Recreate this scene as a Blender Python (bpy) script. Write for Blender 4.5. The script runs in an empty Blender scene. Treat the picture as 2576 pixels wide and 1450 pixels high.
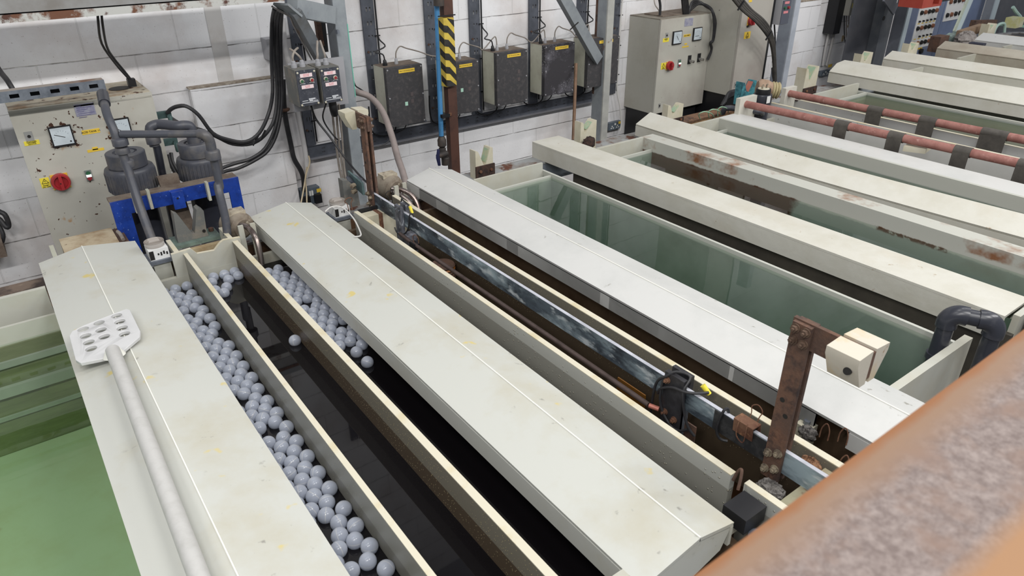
import bpy, bmesh, math, random
from mathutils import Vector, Matrix, Euler
random.seed(7)
SC = bpy.context.scene
COL = SC.collection
PI = math.pi
# ---------------------------------------------------------------- camera model (photo taken as 2576 x 1450)
F, CX, CY, ZC = 1770.74, 1288.0, 725.0, 2.25
YAW, PITCH, ROLL = (math.radians(a) for a in (36.157, 28.517, -0.509))
_f = Vector((math.sin(YAW)*math.cos(PITCH), math.cos(YAW)*math.cos(PITCH), -math.sin(PITCH)))
_r0 = Vector((math.cos(YAW), -math.sin(YAW), 0)); _u0 = _r0.cross(_f)
_r = _r0*math.cos(ROLL) + _u0*math.sin(ROLL); _u = -_r0*math.sin(ROLL) + _u0*math.cos(ROLL)
O = Vector((0, 0, ZC))
def ray(x, y): return _f + _r*((x-CX)/F) - _u*((y-CY)/F)
def PY(x, y, Y): d = ray(x, y); return O + d*(Y/d.y)          # point seen at a pixel, on the plane y = Y
def PX(x, y, X): d = ray(x, y); return O + d*(X/d.x)
def PZ(x, y, Z): d = ray(x, y); return O + d*((Z-ZC)/d.z)     # Z is a world height
RIM = 1.0                                                    # height of the tank rims
WALL = 4.28                                                  # y of the block wall

# ---------------------------------------------------------------- materials
def lin(c):
    return tuple(((v/12.92) if v <= .04045 else ((v+.055)/1.055)**2.4) for v in (x/255 for x in c))
class NT:
    def __init__(s, name):
        s.m = bpy.data.materials.new(name); s.m.use_nodes = True
        s.t = s.m.node_tree; s.t.nodes.clear()
        s.out = s.n('ShaderNodeOutputMaterial')
    def n(s, kind, **kw):
        nd = s.t.nodes.new(kind)
        for k, v in kw.items():
            if k in nd.inputs.keys(): 
                nd.inputs[k].default_value = v
            else: setattr(nd, k, v)
        return nd
    def l(s, a, b): s.t.links.new(a, b)
    def ramp(s, src, lo, hi):
        mr = s.n('ShaderNodeMapRange'); mr.inputs[1].default_value = lo; mr.inputs[2].default_value = hi
        s.l(src, mr.inputs[0]); return mr.outputs[0]
    def math(s, op, a, b=None):
        m = s.n('ShaderNodeMath', operation=op)
        for i, v in enumerate((a, b)):
            if v is None: continue
            if isinstance(v, (int, float)): m.inputs[i].default_value = v
            else: s.l(v, m.inputs[i])
        return m.outputs[0]
    def mix(s, fac, a, b):
        m = s.n('ShaderNodeMix', data_type='RGBA')
        if isinstance(fac, (int, float)): m.inputs[0].default_value = fac
        else: s.l(fac, m.inputs[0])
        for i, v in ((6, a), (7, b)):
            if isinstance(v, tuple): m.inputs[i].default_value = (*v[:3], 1)
            else: s.l(v, m.inputs[i])
        return m.outputs[2]
    def noise(s, co, sc, det=4, rough=.6, dist=0):
        n = s.n('ShaderNodeTexNoise'); n.inputs['Scale'].default_value = sc; n.inputs['Detail'].default_value = det
        n.inputs['Roughness'].default_value = rough; n.inputs['Distortion'].default_value = dist
        s.l(co, n.inputs['Vector']); return n.outputs['Fac']
    def voro(s, co, sc):
        n = s.n('ShaderNodeTexVoronoi'); n.inputs['Scale'].default_value = sc
        s.l(co, n.inputs['Vector']); return n
MATS = {}
def mat(name, col, rough=.5, metal=0., dirt=None, spots=(), bump=0., bsc=80., stretch=(1, 1, 1), coat=0., spec=.5, world=False, emit=0.):
    """general painted / worn surface: base colour, one soft dirt layer (colour, scale, lo, hi), hard spots [(colour, scale, lo, hi)]"""
    if name in MATS: return MATS[name]
    t = NT(name)
    if world: co = t.n('ShaderNodeNewGeometry').outputs['Position']
    else: co = t.n('ShaderNodeTexCoord').outputs['Object']
    if stretch != (1, 1, 1):
        mp = t.n('ShaderNodeMapping'); mp.inputs['Scale'].default_value = stretch; t.l(co, mp.inputs[0]); co = mp.outputs[0]
    c = lin(col) if max(col) > 1.01 else tuple(col)
    cur = c
    if dirt:
        for d in (dirt if isinstance(dirt, list) else [dirt]):
            fac = t.ramp(t.noise(co, d[1], 6, .65), d[2], d[3])
            cur = t.mix(fac, cur, lin(d[0]))
    for sp in spots:
        fac = t.ramp(t.noise(co, sp[1], 3, .55), sp[2], sp[3])
        if len(sp) > 4:
            fac = t.math('MULTIPLY', fac, t.ramp(t.noise(co, sp[4], 2, .5), sp[5], sp[5]+.08))
        cur = t.mix(fac, cur, lin(sp[0]))
    b = t.n('ShaderNodeBsdfPrincipled')
    if isinstance(cur, tuple): b.inputs['Base Color'].default_value = (*cur[:3], 1)
    else: t.l(cur, b.inputs['Base Color'])
    b.inputs['Roughness'].default_value = rough; b.inputs['Metallic'].default_value = metal
    b.inputs['Coat Weight'].default_value = coat; b.inputs['Specular IOR Level'].default_value = spec
    if bump:
        bp = t.n('ShaderNodeBump'); bp.inputs['Strength'].default_value = min(1, bump); bp.inputs['Distance'].default_value = .004
        t.l(t.noise(co, bsc, 5, .6), bp.inputs['Height']); t.l(bp.outputs[0], b.inputs['Normal'])
    if emit:
        b.inputs['Emission Color'].default_value = (*c, 1); b.inputs['Emission Strength'].default_value = emit
    t.l(b.outputs[0], t.out.inputs[0])
    MATS[name] = t.m
    return t.m

# ---------------------------------------------------------------- object helpers
def tag(o, label=None, cat=None, group=None, kind=None):
    if label: o['label'] = label
    if cat: o['category'] = cat
    if group: o['group'] = group
    if kind: o['kind'] = kind
    return o
def thing(name, label, cat, loc=(0, 0, 0), group=None):
    o = bpy.data.objects.new(name, None); COL.objects.link(o); o.location = Vector(loc); o.empty_display_size = .05
    return tag(o, label, cat, group)
def wloc(o):
    v = Vector(o.location)
    while o.parent: o = o.parent; v += Vector(o.location)
    return v
def frame(d, up=Vector((0, 0, 1))):
    d = Vector(d).normalized()
    if abs(d.dot(up)) > .98: up = Vector((0, 1, 0))
    a = d.cross(up).normalized(); b = a.cross(d).normalized()
    return d, a, b
class MB:
    def __init__(s): s.b = bmesh.new()
    def face(s, pts):
        vs = [s.b.verts.new(p) for p in pts]
        try: return s.b.faces.new(vs)
        except ValueError: return None
    def hexa(s, c):      # 8 corners: bottom ring then top ring
        v = [s.b.verts.new(p) for p in c]
        for q in ((3, 2, 1, 0), (4, 5, 6, 7), (0, 1, 5, 4), (1, 2, 6, 5), (2, 3, 7, 6), (3, 0, 4, 7)):
            s.b.faces.new([v[i] for i in q])
        return s
    def box(s, x0, x1, y0, y1, z0, z1):
        x0, x1 = sorted((x0, x1)); y0, y1 = sorted((y0, y1)); z0, z1 = sorted((z0, z1))
        return s.hexa([Vector(p) for p in ((x0, y0, z0), (x1, y0, z0), (x1, y1, z0), (x0, y1, z0), (x0, y0, z1), (x1, y0, z1), (x1, y1, z1), (x0, y1, z1))])
    def bar(s, p0, p1, w, h, up=(0, 0, 1)):   # rectangular bar; w across, h along up
        p0, p1 = Vector(p0), Vector(p1); d, a, b = frame(p1-p0, Vector(up))
        c = []
        for p in (p0, p1):
            c.append([p-a*w/2-b*h/2, p+a*w/2-b*h/2, p+a*w/2+b*h/2, p-a*w/2+b*h/2])
        return s.hexa([c[0][0], c[0][1], c[0][2], c[0][3], c[1][0], c[1][1], c[1][2], c[1][3]])
    def prism(s, poly, vec):                 # closed polygon (3-D points) pushed along vec
        vec = Vector(vec); A = [s.b.verts.new(Vector(p)) for p in poly]; B = [s.b.verts.new(Vector(p)+vec) for p in poly]
        n = len(A); s.b.faces.new(A[::-1]); s.b.faces.new(B)
        for i in range(n): s.b.faces.new([A[i], A[(i+1) % n], B[(i+1) % n], B[i]])
        return s
    def cone(s, p0, p1, r0, r1=None, seg=20, caps=True):
        r1 = r0 if r1 is None else r1
        p0, p1 = Vector(p0), Vector(p1); d, a, b = frame(p1-p0)
        rings = []
        for p, r in ((p0, r0), (p1, r1)):
            rings.append([s.b.verts.new(p+(a*math.cos(2*PI*i/seg)+b*math.sin(2*PI*i/seg))*r) for i in range(seg)])
        for i in range(seg): s.b.faces.new([rings[0][i], rings[0][(i+1) % seg], rings[1][(i+1) % seg], rings[1][i]])
        if caps: s.b.faces.new(rings[0][::-1]); s.b.faces.new(rings[1])
        return s
    def lathe(s, prof, base, axis=(0, 0, 1), seg=28):     # prof = [(r, h)]
        base = Vector(base); d, a, b = frame(axis)
        rings = []
        for r, h in prof:
            rings.append([s.b.verts.new(base+d*h+(a*math.cos(2*PI*i/seg)+b*math.sin(2*PI*i/seg))*max(r, 1e-4)) for i in range(seg)])
        for k in range(len(rings)-1):
            for i in range(seg): s.b.faces.new([rings[k][i], rings[k][(i+1) % seg], rings[k+1][(i+1) % seg], rings[k+1][i]])
        s.b.faces.new(rings[0][::-1]); s.b.faces.new(rings[-1])
        return s
    def tube(s, pts, r, seg=10, smooth=4):
        pts = [Vector(p) for p in pts]
        if smooth and len(pts) > 2:
            q = []
            for i in range(len(pts)-1):
                p0 = pts[max(0, i-1)]; p1 = pts[i]; p2 = pts[i+1]; p3 = pts[min(len(pts)-1, i+2)]
                for k in range(smooth):
                    t = k/smooth
                    q.append(.5*((2*p1)+(p2-p0)*t+(2*p0-5*p1+4*p2-p3)*t*t+(3*p1-p0-3*p2+p3)*t**3))
            q.append(pts[-1]); pts = q
        n = len(pts); rings = []; a = None
        for i in range(n):
            d = (pts[min(i+1, n-1)]-pts[max(i-1, 0)])
            if d.length < 1e-7: d = Vector((0, 0, 1))
            d.normalize()
            if a is None: _, a, _ = frame(d)
            a = (a-d*a.dot(d))
            if a.length < 1e-5: _, a, _ = frame(d)
            a.normalize(); b = d.cross(a)
            rings.append([s.b.verts.new(pts[i]+(a*math.cos(2*PI*j/seg)+b*math.sin(2*PI*j/seg))*r) for j in range(seg)])
        for k in range(n-1):
            for j in range(seg): s.b.faces.new([rings[k][j], rings[k][(j+1) % seg], rings[k+1][(j+1) % seg], rings[k+1][j]])
        s.b.faces.new(rings[0][::-1]); s.b.faces.new(rings[-1])
        return s
    def ball(s, c, r, u=20, v=12):
        m = bmesh.ops.create_uvsphere(s.b, u_segments=u, v_segments=v, radius=r); bmesh.ops.translate(s.b, verts=m['verts'], vec=Vector(c)); return s
    def hexnut(s, p, axis, r, h): return s.cone(p, Vector(p)+Vector(axis).normalized()*h, r, r, 6)
    def bevel(s, w, seg=2):
        es = [e for e in s.b.edges if len(e.link_faces) == 2 and e.calc_face_angle(0) > .6]
        bmesh.ops.bevel(s.b, geom=es, offset=w, segments=seg, affect='EDGES', profile=.5, clamp_overlap=True); return s
    def build(s, name, m, parent=None, label=None, cat=None, group=None, kind=None, smooth=None, origin=None):
        bmesh.ops.recalc_face_normals(s.b, faces=s.b.faces)
        if parent is not None: org = wloc(parent)
        elif origin is not None: org = Vector(origin)
        else:
            xs = [v.co for v in s.b.verts]
            org = Vector(((min(v.x for v in xs)+max(v.x for v in xs))/2, (min(v.y for v in xs)+max(v.y for v in xs))/2, min(v.z for v in xs)))
        for v in s.b.verts: v.co -= org
        me = bpy.data.meshes.new(name); s.b.to_mesh(me); s.b.free()
        o = bpy.data.objects.new(name, me); COL.objects.link(o)
        for mm in (m if isinstance(m, (list, tuple)) else [m]): me.materials.append(mm)
        if parent is not None: o.parent = parent
        else: o.location = org
        if smooth is None or smooth:
            ang = .7
            for e in me.polygons: e.use_smooth = True
            try: me.set_sharp_from_angle(angle=ang)
            except Exception: pass
        return tag(o, label, cat, group, kind)
def copy_tree(o, parent=None):
    c = o.copy(); COL.objects.link(c)
    if parent is not None: c.parent = parent
    for ch in [x for x in bpy.data.objects if x.parent is o]: copy_tree(ch, c)
    return c
def text(body, name, m, parent, centre, right, up, height, align='CENTER', depth=.0008):
    """flat raised lettering; centre in world space, right/up give the plane"""
    cu = bpy.data.curves.new(name, 'FONT'); cu.body = body; cu.size = height; cu.align_x = align; cu.align_y = 'CENTER'
    cu.extrude = depth; cu.resolution_u = 2
    tmp = bpy.data.objects.new(name, cu); COL.objects.link(tmp)
    bpy.context.view_layer.update()
    me = bpy.data.meshes.new_from_object(tmp.evaluated_get(bpy.context.evaluated_depsgraph_get()))
    bpy.data.objects.remove(tmp)
    right = Vector(right).normalized(); up = Vector(up).normalized(); nrm = right.cross(up)
    M = Matrix((right, up, nrm)).transposed().to_4x4(); org = wloc(parent)
    M.translation = Vector(centre)-org
    me.transform(M); me.materials.clear(); me.materials.append(m)
    o = bpy.data.objects.new(name, me); COL.objects.link(o); o.parent = parent
    return o
# ---------------------------------------------------------------- palette
def pp(name, col, warm, yellow=False, scuff=True, rough=.42):
    dirt = [((182, 177, 158), 3.0, .48, .78)] if warm else [((190, 191, 188), 3.5, .45, .75)]
    sp = []
    if scuff: sp.append(((150, 148, 140), 26, .66, .74, 3.0, .5))
    if yellow: sp.append(((204, 188, 124), 10, .69, .74))
    return mat(name, col, rough, dirt=dirt, spots=sp, bump=.12, bsc=14)
M_lid_a = pp('polypropylene_warm', (193, 194, 187), True, yellow=True)
M_lid_b = pp('polypropylene_pale', (203, 203, 200), False)
M_lid_c = mat('polypropylene_aged', (204, 202, 192), .5, dirt=[((186, 172, 146), 2.2, .55, .88), ((194, 191, 178), 6, .4, .7)], spots=[((158, 138, 110), 30, .68, .76, 4, .5)], bump=.35, bsc=22)
M_lid_d = mat('polypropylene_dull', (176, 170, 156), .6, dirt=[((150, 138, 122), 3, .4, .7)], bump=.3, bsc=22)
M_board = mat('polypropylene_board', (196, 195, 182), .4, dirt=((180, 176, 158), 5, .45, .75), bump=.1, bsc=20)
M_boardcut = mat('polypropylene_cut_edge', (208, 202, 182), .5, dirt=((196, 180, 134), 9, .5, .75))
M_tank = mat('tank_polypropylene', (186, 186, 176), .45, dirt=[((176, 170, 150), 4, .45, .8)], spots=[((150, 110, 70), 7, .7, .8, 2, .55)])
M_tank_w = mat('tank_wall_pale', (204, 204, 194), .45, dirt=[((184, 178, 158), 4, .45, .8)])
def liningmat():
    t = NT('tank_lining'); pos = t.n('ShaderNodeNewGeometry').outputs['Position']; sep = t.n('ShaderNodeSeparateXYZ'); t.l(pos, sep.inputs[0])
    low = t.mix(t.ramp(t.noise(pos, 4, 4, .6), .4, .7), lin((148, 154, 146)), lin((128, 136, 126)))
    zz = t.math('ADD', sep.outputs[2], t.math('MULTIPLY', t.noise(pos, 8, 3, .5), .006))
    c = t.mix(t.ramp(zz, .926, .934), low, lin((184, 185, 176)))
    b = t.n('ShaderNodeBsdfPrincipled'); b.inputs['Roughness'].default_value = .5; t.l(c, b.inputs['Base Color']); t.l(b.outputs[0], t.out.inputs[0]); return t.m
M_lining = liningmat()
def cabdoor(centres):
    t = NT('rust_pitted_door'); pos = t.n('ShaderNodeNewGeometry').outputs['Position']; sep = t.n('ShaderNodeSeparateXYZ'); t.l(pos, sep.inputs[0])
    c = t.mix(t.ramp(t.noise(pos, 3, 5, .6), .45, .75), lin((190, 188, 178)), lin((174, 169, 158)))
    near = None
    for (x, z) in centres:
        d = t.math('MAXIMUM', t.math('ABSOLUTE', t.math('SUBTRACT', sep.outputs[0], x)), t.math('ABSOLUTE', t.math('SUBTRACT', sep.outputs[2], z)))
        m = t.ramp(d, .085, .048); near = m if near is None else t.math('MAXIMUM', near, m)
    n = t.noise(pos, 42, 3, .55)
    sp = t.ramp(t.math('ADD', n, t.math('MULTIPLY', near, .16)), .675, .70)
    halo = t.ramp(t.math('ADD', t.noise(pos, 11, 3, .55), t.math('MULTIPLY', near, .06)), .70, .78)
    c = t.mix(halo, c, lin((176, 134, 84)))
    c = t.mix(sp, c, lin((70, 42, 28)))
    b = t.n('ShaderNodeBsdfPrincipled'); b.inputs['Roughness'].default_value = .42; t.l(c, b.inputs['Base Color']); t.l(b.outputs[0], t.out.inputs[0]); return t.m
M_gapshade = mat('gap_shade_wall', (78, 73, 64), .7, dirt=((54, 50, 44), 4, .4, .7))  # dark colour stands in for shade between tanks under the lid skirts
M_olivewall = mat('mottled_olive_panel', (124, 128, 98), .5, dirt=[((88, 92, 66), 3.5, .42, .66)], stretch=(.4, 1, 2.2))
M_pvc = mat('grey_pvc', (72, 74, 82), .42, dirt=((104, 100, 96), 10, .5, .75), bump=.1)
M_pvc_dark = mat('dark_grey_pvc', (50, 52, 60), .3, dirt=((80, 80, 84), 12, .55, .75))
M_dust = mat('dusty_top', (124, 112, 100), .9, dirt=((98, 84, 74), 16, .4, .65), bump=.4, bsc=90)
M_rust = mat('rusted_steel', (88, 68, 58), .85, dirt=[((112, 80, 62), 14, .42, .68), ((56, 44, 42), 30, .5, .7)], bump=.7, bsc=70)
M_rust2 = mat('orange_rust', (116, 84, 64), .9, dirt=[((84, 50, 36), 10, .42, .6), ((160, 118, 84), 26, .55, .75)], bump=.6, bsc=60)
M_galv = mat('galvanised_steel', (136, 142, 152), .45, .55, dirt=((108, 114, 124), 18, .4, .65), bump=.08)
M_galv_dull = mat('dull_galvanised', (98, 102, 112), .5, .35, dirt=((80, 84, 92), 12, .4, .65))
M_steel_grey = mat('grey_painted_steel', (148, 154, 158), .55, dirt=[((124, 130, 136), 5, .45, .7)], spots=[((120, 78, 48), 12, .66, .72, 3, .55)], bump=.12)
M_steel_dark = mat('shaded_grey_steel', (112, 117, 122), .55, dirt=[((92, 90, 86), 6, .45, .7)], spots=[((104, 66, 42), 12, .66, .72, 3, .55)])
M_cab = mat('cabinet_grey_paint', (190, 188, 178), .42, dirt=((176, 172, 160), 3, .45, .75), spots=[((84, 48, 28), 38, .665, .70), ((172, 134, 86), 9, .70, .76)], bump=.04)
M_cab_plain = mat('cabinet_side_paint', (178, 176, 166), .45, dirt=((164, 160, 148), 3, .45, .75), spots=[((70, 50, 38), 30, .755, .775)])
M_cab_top = mat('cabinet_top_rusty', (176, 168, 150), .7, dirt=[((132, 104, 74), 7, .5, .7)], spots=[((70, 42, 28), 22, .6, .66)], bump=.2)
M_black = mat('black_plastic', (26, 26, 29), .45)
M_rubber = mat('black_cable_sheath', (40, 40, 43), .5, dirt=((62, 60, 60), 14, .5, .75))
M_cable_grey = mat('grey_cable_sheath', (150, 142, 134), .6, dirt=((116, 108, 100), 14, .45, .7))
M_white_cable = mat('white_cable_sheath', (214, 212, 208), .5)
M_cream_cable = mat('cream_cable_sheath', (196, 180, 152), .6)
M_yellow = mat('yellow_label', (232, 196, 70), .5)
M_yellow2 = mat('bright_yellow_label', (236, 218, 70), .5)
M_white = mat('white_plastic', (224, 224, 222), .4)
M_meter = mat('meter_face', (206, 216, 222), .3, dirt=((190, 200, 206), 12, .4, .7))
M_redsw = mat('red_switch', (172, 44, 50), .4, dirt=((150, 60, 62), 20, .5, .7))
M_yelsw = mat('yellow_switch_plate', (226, 180, 60), .45)
M_green_btn = mat('green_button', (52, 98, 70), .4)
M_red_btn = mat('red_button', (150, 50, 56), .4)
M_pink = mat('pink_white_label', (236, 214, 216), .5)
M_pinktext = mat('pink_print', (216, 90, 104), .5)
M_ink = mat('black_print', (28, 26, 24), .6)
M_blue = mat('blue_painted_steel', (30, 66, 158), .4, dirt=((22, 50, 124), 20, .45, .65), spots=[((120, 146, 206), 85, .66, .7)], bump=.2, coat=.3)
M_lug = mat('green_tarnish', (78, 104, 102), .6, dirt=((54, 74, 74), 20, .4, .65))
M_fglass = mat('black_speckled_box', (62, 61, 63), .7, dirt=[((84, 80, 80), 40, .5, .7)], spots=[((120, 118, 120), 110, .70, .74)], bump=.3, bsc=120)
M_boxside = mat('cream_box_body', (188, 188, 172), .5, dirt=((164, 160, 146), 8, .45, .7))
M_front = mat('control_front_black', (56, 59, 68), .5, dirt=((74, 76, 84), 24, .45, .65), spots=[((150, 152, 158), 95, .64, .68)])
M_castgrey = mat('cast_grey_dusty', (106, 107, 104), .75, dirt=((134, 126, 114), 12, .48, .68), bump=.3)
M_blockcream = mat('nylon_cream', (202, 197, 178), .55, dirt=[((186, 178, 152), 8, .4, .7)], spots=[((176, 140, 96), 10, .64, .74)], bump=.1)
M_blockwhite = mat('nylon_white', (202, 195, 180), .55, dirt=[((204, 178, 132), 9, .5, .75)], spots=[((160, 128, 96), 24, .68, .74)], bump=.15)
M_verdi = mat('verdigris_patch', (150, 176, 150), .7, dirt=((182, 180, 150), 20, .45, .6), spots=[((140, 100, 62), 24, .64, .7)])
M_copper = mat('bare_copper', (190, 122, 106), .5, .25, dirt=((170, 104, 92), 12, .4, .65))
M_copperbar = mat('pink_copper_bar', (158, 110, 101), .6, 0., dirt=[((138, 90, 82), 16, .42, .62), ((182, 142, 134), 40, .58, .75)], bump=.15, bsc=60)
M_turq = mat('turquoise_corrosion', (70, 142, 152), .7, dirt=((40, 86, 98), 18, .42, .6), spots=[((130, 186, 190), 40, .62, .7)], bump=.3)
M_flight = mat('tarnished_bar', (92, 104, 114), .45, .35, dirt=[((54, 60, 68), 16, .42, .6), ((168, 186, 194), 9, .48, .66)], spots=[((200, 208, 212), 34, .56, .68)], stretch=(1, .35, 1))
M_flight_top = mat('bright_bar_edge', (190, 192, 200), .45, 0., dirt=((156, 158, 166), 12, .4, .7))
M_flight_blk = mat('blackened_bar', (46, 46, 48), .55, .2, dirt=((78, 78, 78), 18, .5, .7))
M_clamp = mat('patchy_grey_clamp', (120, 122, 130), .5, .3, dirt=[((72, 74, 82), 26, .42, .55)], spots=[((196, 200, 206), 40, .62, .68)], stretch=(1, 1, .4))
M_dark_strap = mat('grey_rubber_strap', (84, 80, 74), .7, dirt=((66, 62, 58), 20, .4, .7))
M_hatch_y = mat('hazard_yellow', (212, 186, 78), .55, dirt=((186, 160, 66), 14, .45, .7))
M_hatch_k = mat('hazard_black', (34, 33, 32), .6, dirt=((60, 58, 56), 18, .5, .7))
M_bluepipe = mat('blue_water_pipe', (74, 138, 190), .45, dirt=((60, 104, 140), 8, .5, .75))
M_brown = mat('brown_painted_steel', (84, 56, 46), .6, dirt=((62, 42, 36), 8, .45, .7))
M_navy = mat('navy_plastic', (40, 44, 80), .5)
M_valve = mat('dusty_black_valve', (58, 54, 52), .6, dirt=((82, 70, 62), 12, .45, .7))
M_brownstick = mat('wooden_stick', (128, 100, 78), .7, dirt=((100, 76, 58), 18, .4, .7))
M_chrome = mat('polished_metal', (170, 168, 166), .18, .9, dirt=((120, 110, 104), 14, .45, .7))
M_heatpipe = mat('stained_steel_pipe', (140, 130, 126), .25, .8, dirt=((104, 88, 82), 18, .45, .65))
M_conduit = mat('grey_flexible_hose', (152, 140, 136), .5, dirt=((132, 122, 118), 8, .4, .7))
M_nut = mat('rusted_nut', (104, 84, 70), .7, .2, dirt=((74, 56, 46), 40, .45, .65))
M_nut2 = mat('salt_crusted_nut', (150, 138, 118), .7, .2, dirt=((100, 88, 76), 60, .45, .6))
M_paddle = mat('white_paddle_plastic', (206, 206, 206), .5, dirt=((196, 196, 196), 8, .45, .7), spots=[((120, 118, 118), 40, .7, .75, 3, .55)])
M_handle = mat('worn_handle_plastic', (190, 189, 186), .5, dirt=((178, 177, 173), 30, .45, .75), stretch=(1, 1, 1), bump=.08)
M_weld = mat('weld_bead', (238, 237, 228), .45)
M_amber = mat('amber_plastic', (104, 66, 14), .4)
M_woodbrown = mat('stained_block', (176, 160, 128), .7, dirt=((140, 112, 78), 10, .42, .65), spots=[((96, 70, 50), 20, .6, .7)], bump=.3)
M_fibre = mat('frayed_fibre', (112, 108, 104), .95, dirt=((58, 54, 52), 60, .42, .58), bump=1, bsc=160)
M_encl = mat('enclosure_grey', (160, 160, 164), .5)
M_bluegrey = mat('blue_grey_panel', (120, 132, 158), .5, dirt=((104, 114, 138), 4, .45, .7))
M_charcoal = mat('charcoal_sheet', (70, 72, 78), .5, dirt=((88, 88, 92), 4, .45, .75))
M_hoistred = mat('red_lacquer', (158, 64, 48), .5, dirt=((150, 52, 40), 8, .45, .7))
M_dirtyrag = mat('grey_rag', (150, 144, 140), .9, dirt=((108, 100, 96), 24, .4, .65), bump=.8, bsc=60)
M_paleGreen = mat('pale_green_steel', (176, 184, 168), .55, dirt=((152, 160, 144), 8, .45, .7))
M_girder = mat('girder_grey_rust', (150, 152, 152), .7, dirt=[((120, 108, 98), 7, .45, .65)], spots=[((92, 54, 38), 14, .56, .64)], bump=.3)
M_girder_r = mat('girder_heavy_rust', (118, 88, 66), .9, dirt=[((58, 44, 40), 12, .42, .6), ((166, 120, 80), 24, .56, .7)], bump=.8, bsc=50)
M_peel = mat('peeling_white_rust', (190, 190, 186), .6, dirt=[((108, 70, 50), 4.5, .50, .56), ((84, 52, 42), 11, .56, .64)], bump=.3, bsc=60)
def railmat():
    t = NT('worn_guard_rail'); pos = t.n('ShaderNodeNewGeometry').outputs['Position']; sep = t.n('ShaderNodeSeparateXYZ'); t.l(pos, sep.inputs[0])
    y = t.math('ADD', sep.outputs[1], t.math('MULTIPLY', t.math('SUBTRACT', t.noise(pos, 18, 5, .6), .5), .012))
    c = t.mix(t.ramp(t.noise(pos, 130, 4, .7), .38, .66), lin((104, 91, 87)), lin((138, 126, 121)))
    c = t.mix(t.ramp(t.noise(pos, 22, 4, .6), .45, .7), c, lin((122, 101, 90)))
    c = t.mix(t.ramp(y, .152, .178), c, lin((128, 102, 82)))
    c = t.mix(t.ramp(y, .181, .189), c, lin((128, 84, 50)))
    c = t.mix(t.ramp(y, .092, .074), c, lin((148, 112, 80)))
    b = t.n('ShaderNodeBsdfPrincipled'); b.inputs['Roughness'].default_value = .75; t.l(c, b.inputs['Base Color'])
    t.l(b.outputs[0], t.out.inputs[0]); return t.m
M_rail = railmat()
M_railedge = mat('rail_rusty_edge', (146, 98, 60), .85, dirt=((120, 78, 50), 22, .42, .65), bump=.3)

def wallmat():
    t = NT('painted_block_wall')
    geo = t.n('ShaderNodeNewGeometry'); sep = t.n('ShaderNodeSeparateXYZ'); t.l(geo.outputs['Position'], sep.inputs[0])
    cb = t.n('ShaderNodeCombineXYZ')
    t.l(t.math('ADD', sep.outputs[0], 20.0+.02), cb.inputs[0]); t.l(t.math('ADD', sep.outputs[2], 20*.215-1.576), cb.inputs[1])
    nz = t.n('ShaderNodeTexNoise'); nz.inputs['Scale'].default_value = 7; nz.inputs['Detail'].default_value = 3; t.l(geo.outputs['Position'], nz.inputs['Vector'])
    off = t.n('ShaderNodeVectorMath', operation='SCALE'); t.l(nz.outputs['Color'], off.inputs[0]); off.inputs['Scale'].default_value = .006
    ad = t.n('ShaderNodeVectorMath', operation='ADD'); t.l(cb.outputs[0], ad.inputs[0]); t.l(off.outputs[0], ad.inputs[1])
    br = t.n('ShaderNodeTexBrick'); br.offset = .5; br.squash = 1
    for k, v in (('Scale', 1.0), ('Mortar Size', .004), ('Mortar Smooth', .5), ('Bias', 0.0), ('Brick Width', .45), ('Row Height', .215)): br.inputs[k].default_value = v
    t.l(ad.outputs[0], br.inputs['Vector'])
    sp2 = t.n('ShaderNodeSeparateXYZ'); t.l(ad.outputs[0], sp2.inputs[0])
    fr = t.math('ABSOLUTE', t.math('SUBTRACT', t.math('FRACT', t.math('ADD', t.math('DIVIDE', sp2.outputs[1], .215), .5)), .5))
    pos = geo.outputs['Position']
    hl = t.math('MULTIPLY', t.ramp(fr, .016, .008), t.ramp(t.noise(pos, 6, 4, .7), .36, .60))
    lit = t.ramp(t.math('FRACT', t.math('DIVIDE', sp2.outputs[1], .215)), .93, .97)
    grime = t.ramp(t.noise(pos, 1.5, 5, .62), .47, .76)
    col = t.mix(grime, lin((238, 238, 240)), lin((205, 196, 192)))
    col = t.mix(t.ramp(t.noise(pos, 110, 4, .6), .665, .73), col, lin((158, 150, 146)))
    col = t.mix(t.math('MULTIPLY', br.outputs['Fac'], .10), col, lin((120, 116, 112)))
    col = t.mix(t.math('MULTIPLY', hl, .8), col, lin((84, 80, 78)))
    b = t.n('ShaderNodeBsdfPrincipled'); b.inputs['Roughness'].default_value = .75; b.inputs['Specular IOR Level'].default_value = .2
    t.l(col, b.inputs['Base Color'])
    hgt = t.math('SUBTRACT', t.math('MULTIPLY', t.noise(pos, 45, 6, .7), .5), t.math('MULTIPLY', br.outputs['Fac'], .9))
    bp = t.n('ShaderNodeBump'); bp.inputs['Strength'].default_value = .55; bp.inputs['Distance'].default_value = .006
    t.l(hgt, bp.inputs['Height']); t.l(bp.outputs[0], b.inputs['Normal']); t.l(b.outputs[0], t.out.inputs[0])
    return t.m
M_wall = wallmat()
M_floor = mat('stained_concrete', (120, 116, 110), .8, dirt=((84, 80, 76), 3, .4, .7), bump=.3)
M_wallledge = mat('rough_block_ledge', (170, 160, 146), .9, dirt=((126, 112, 98), 30, .4, .65), bump=1, bsc=60)

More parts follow.
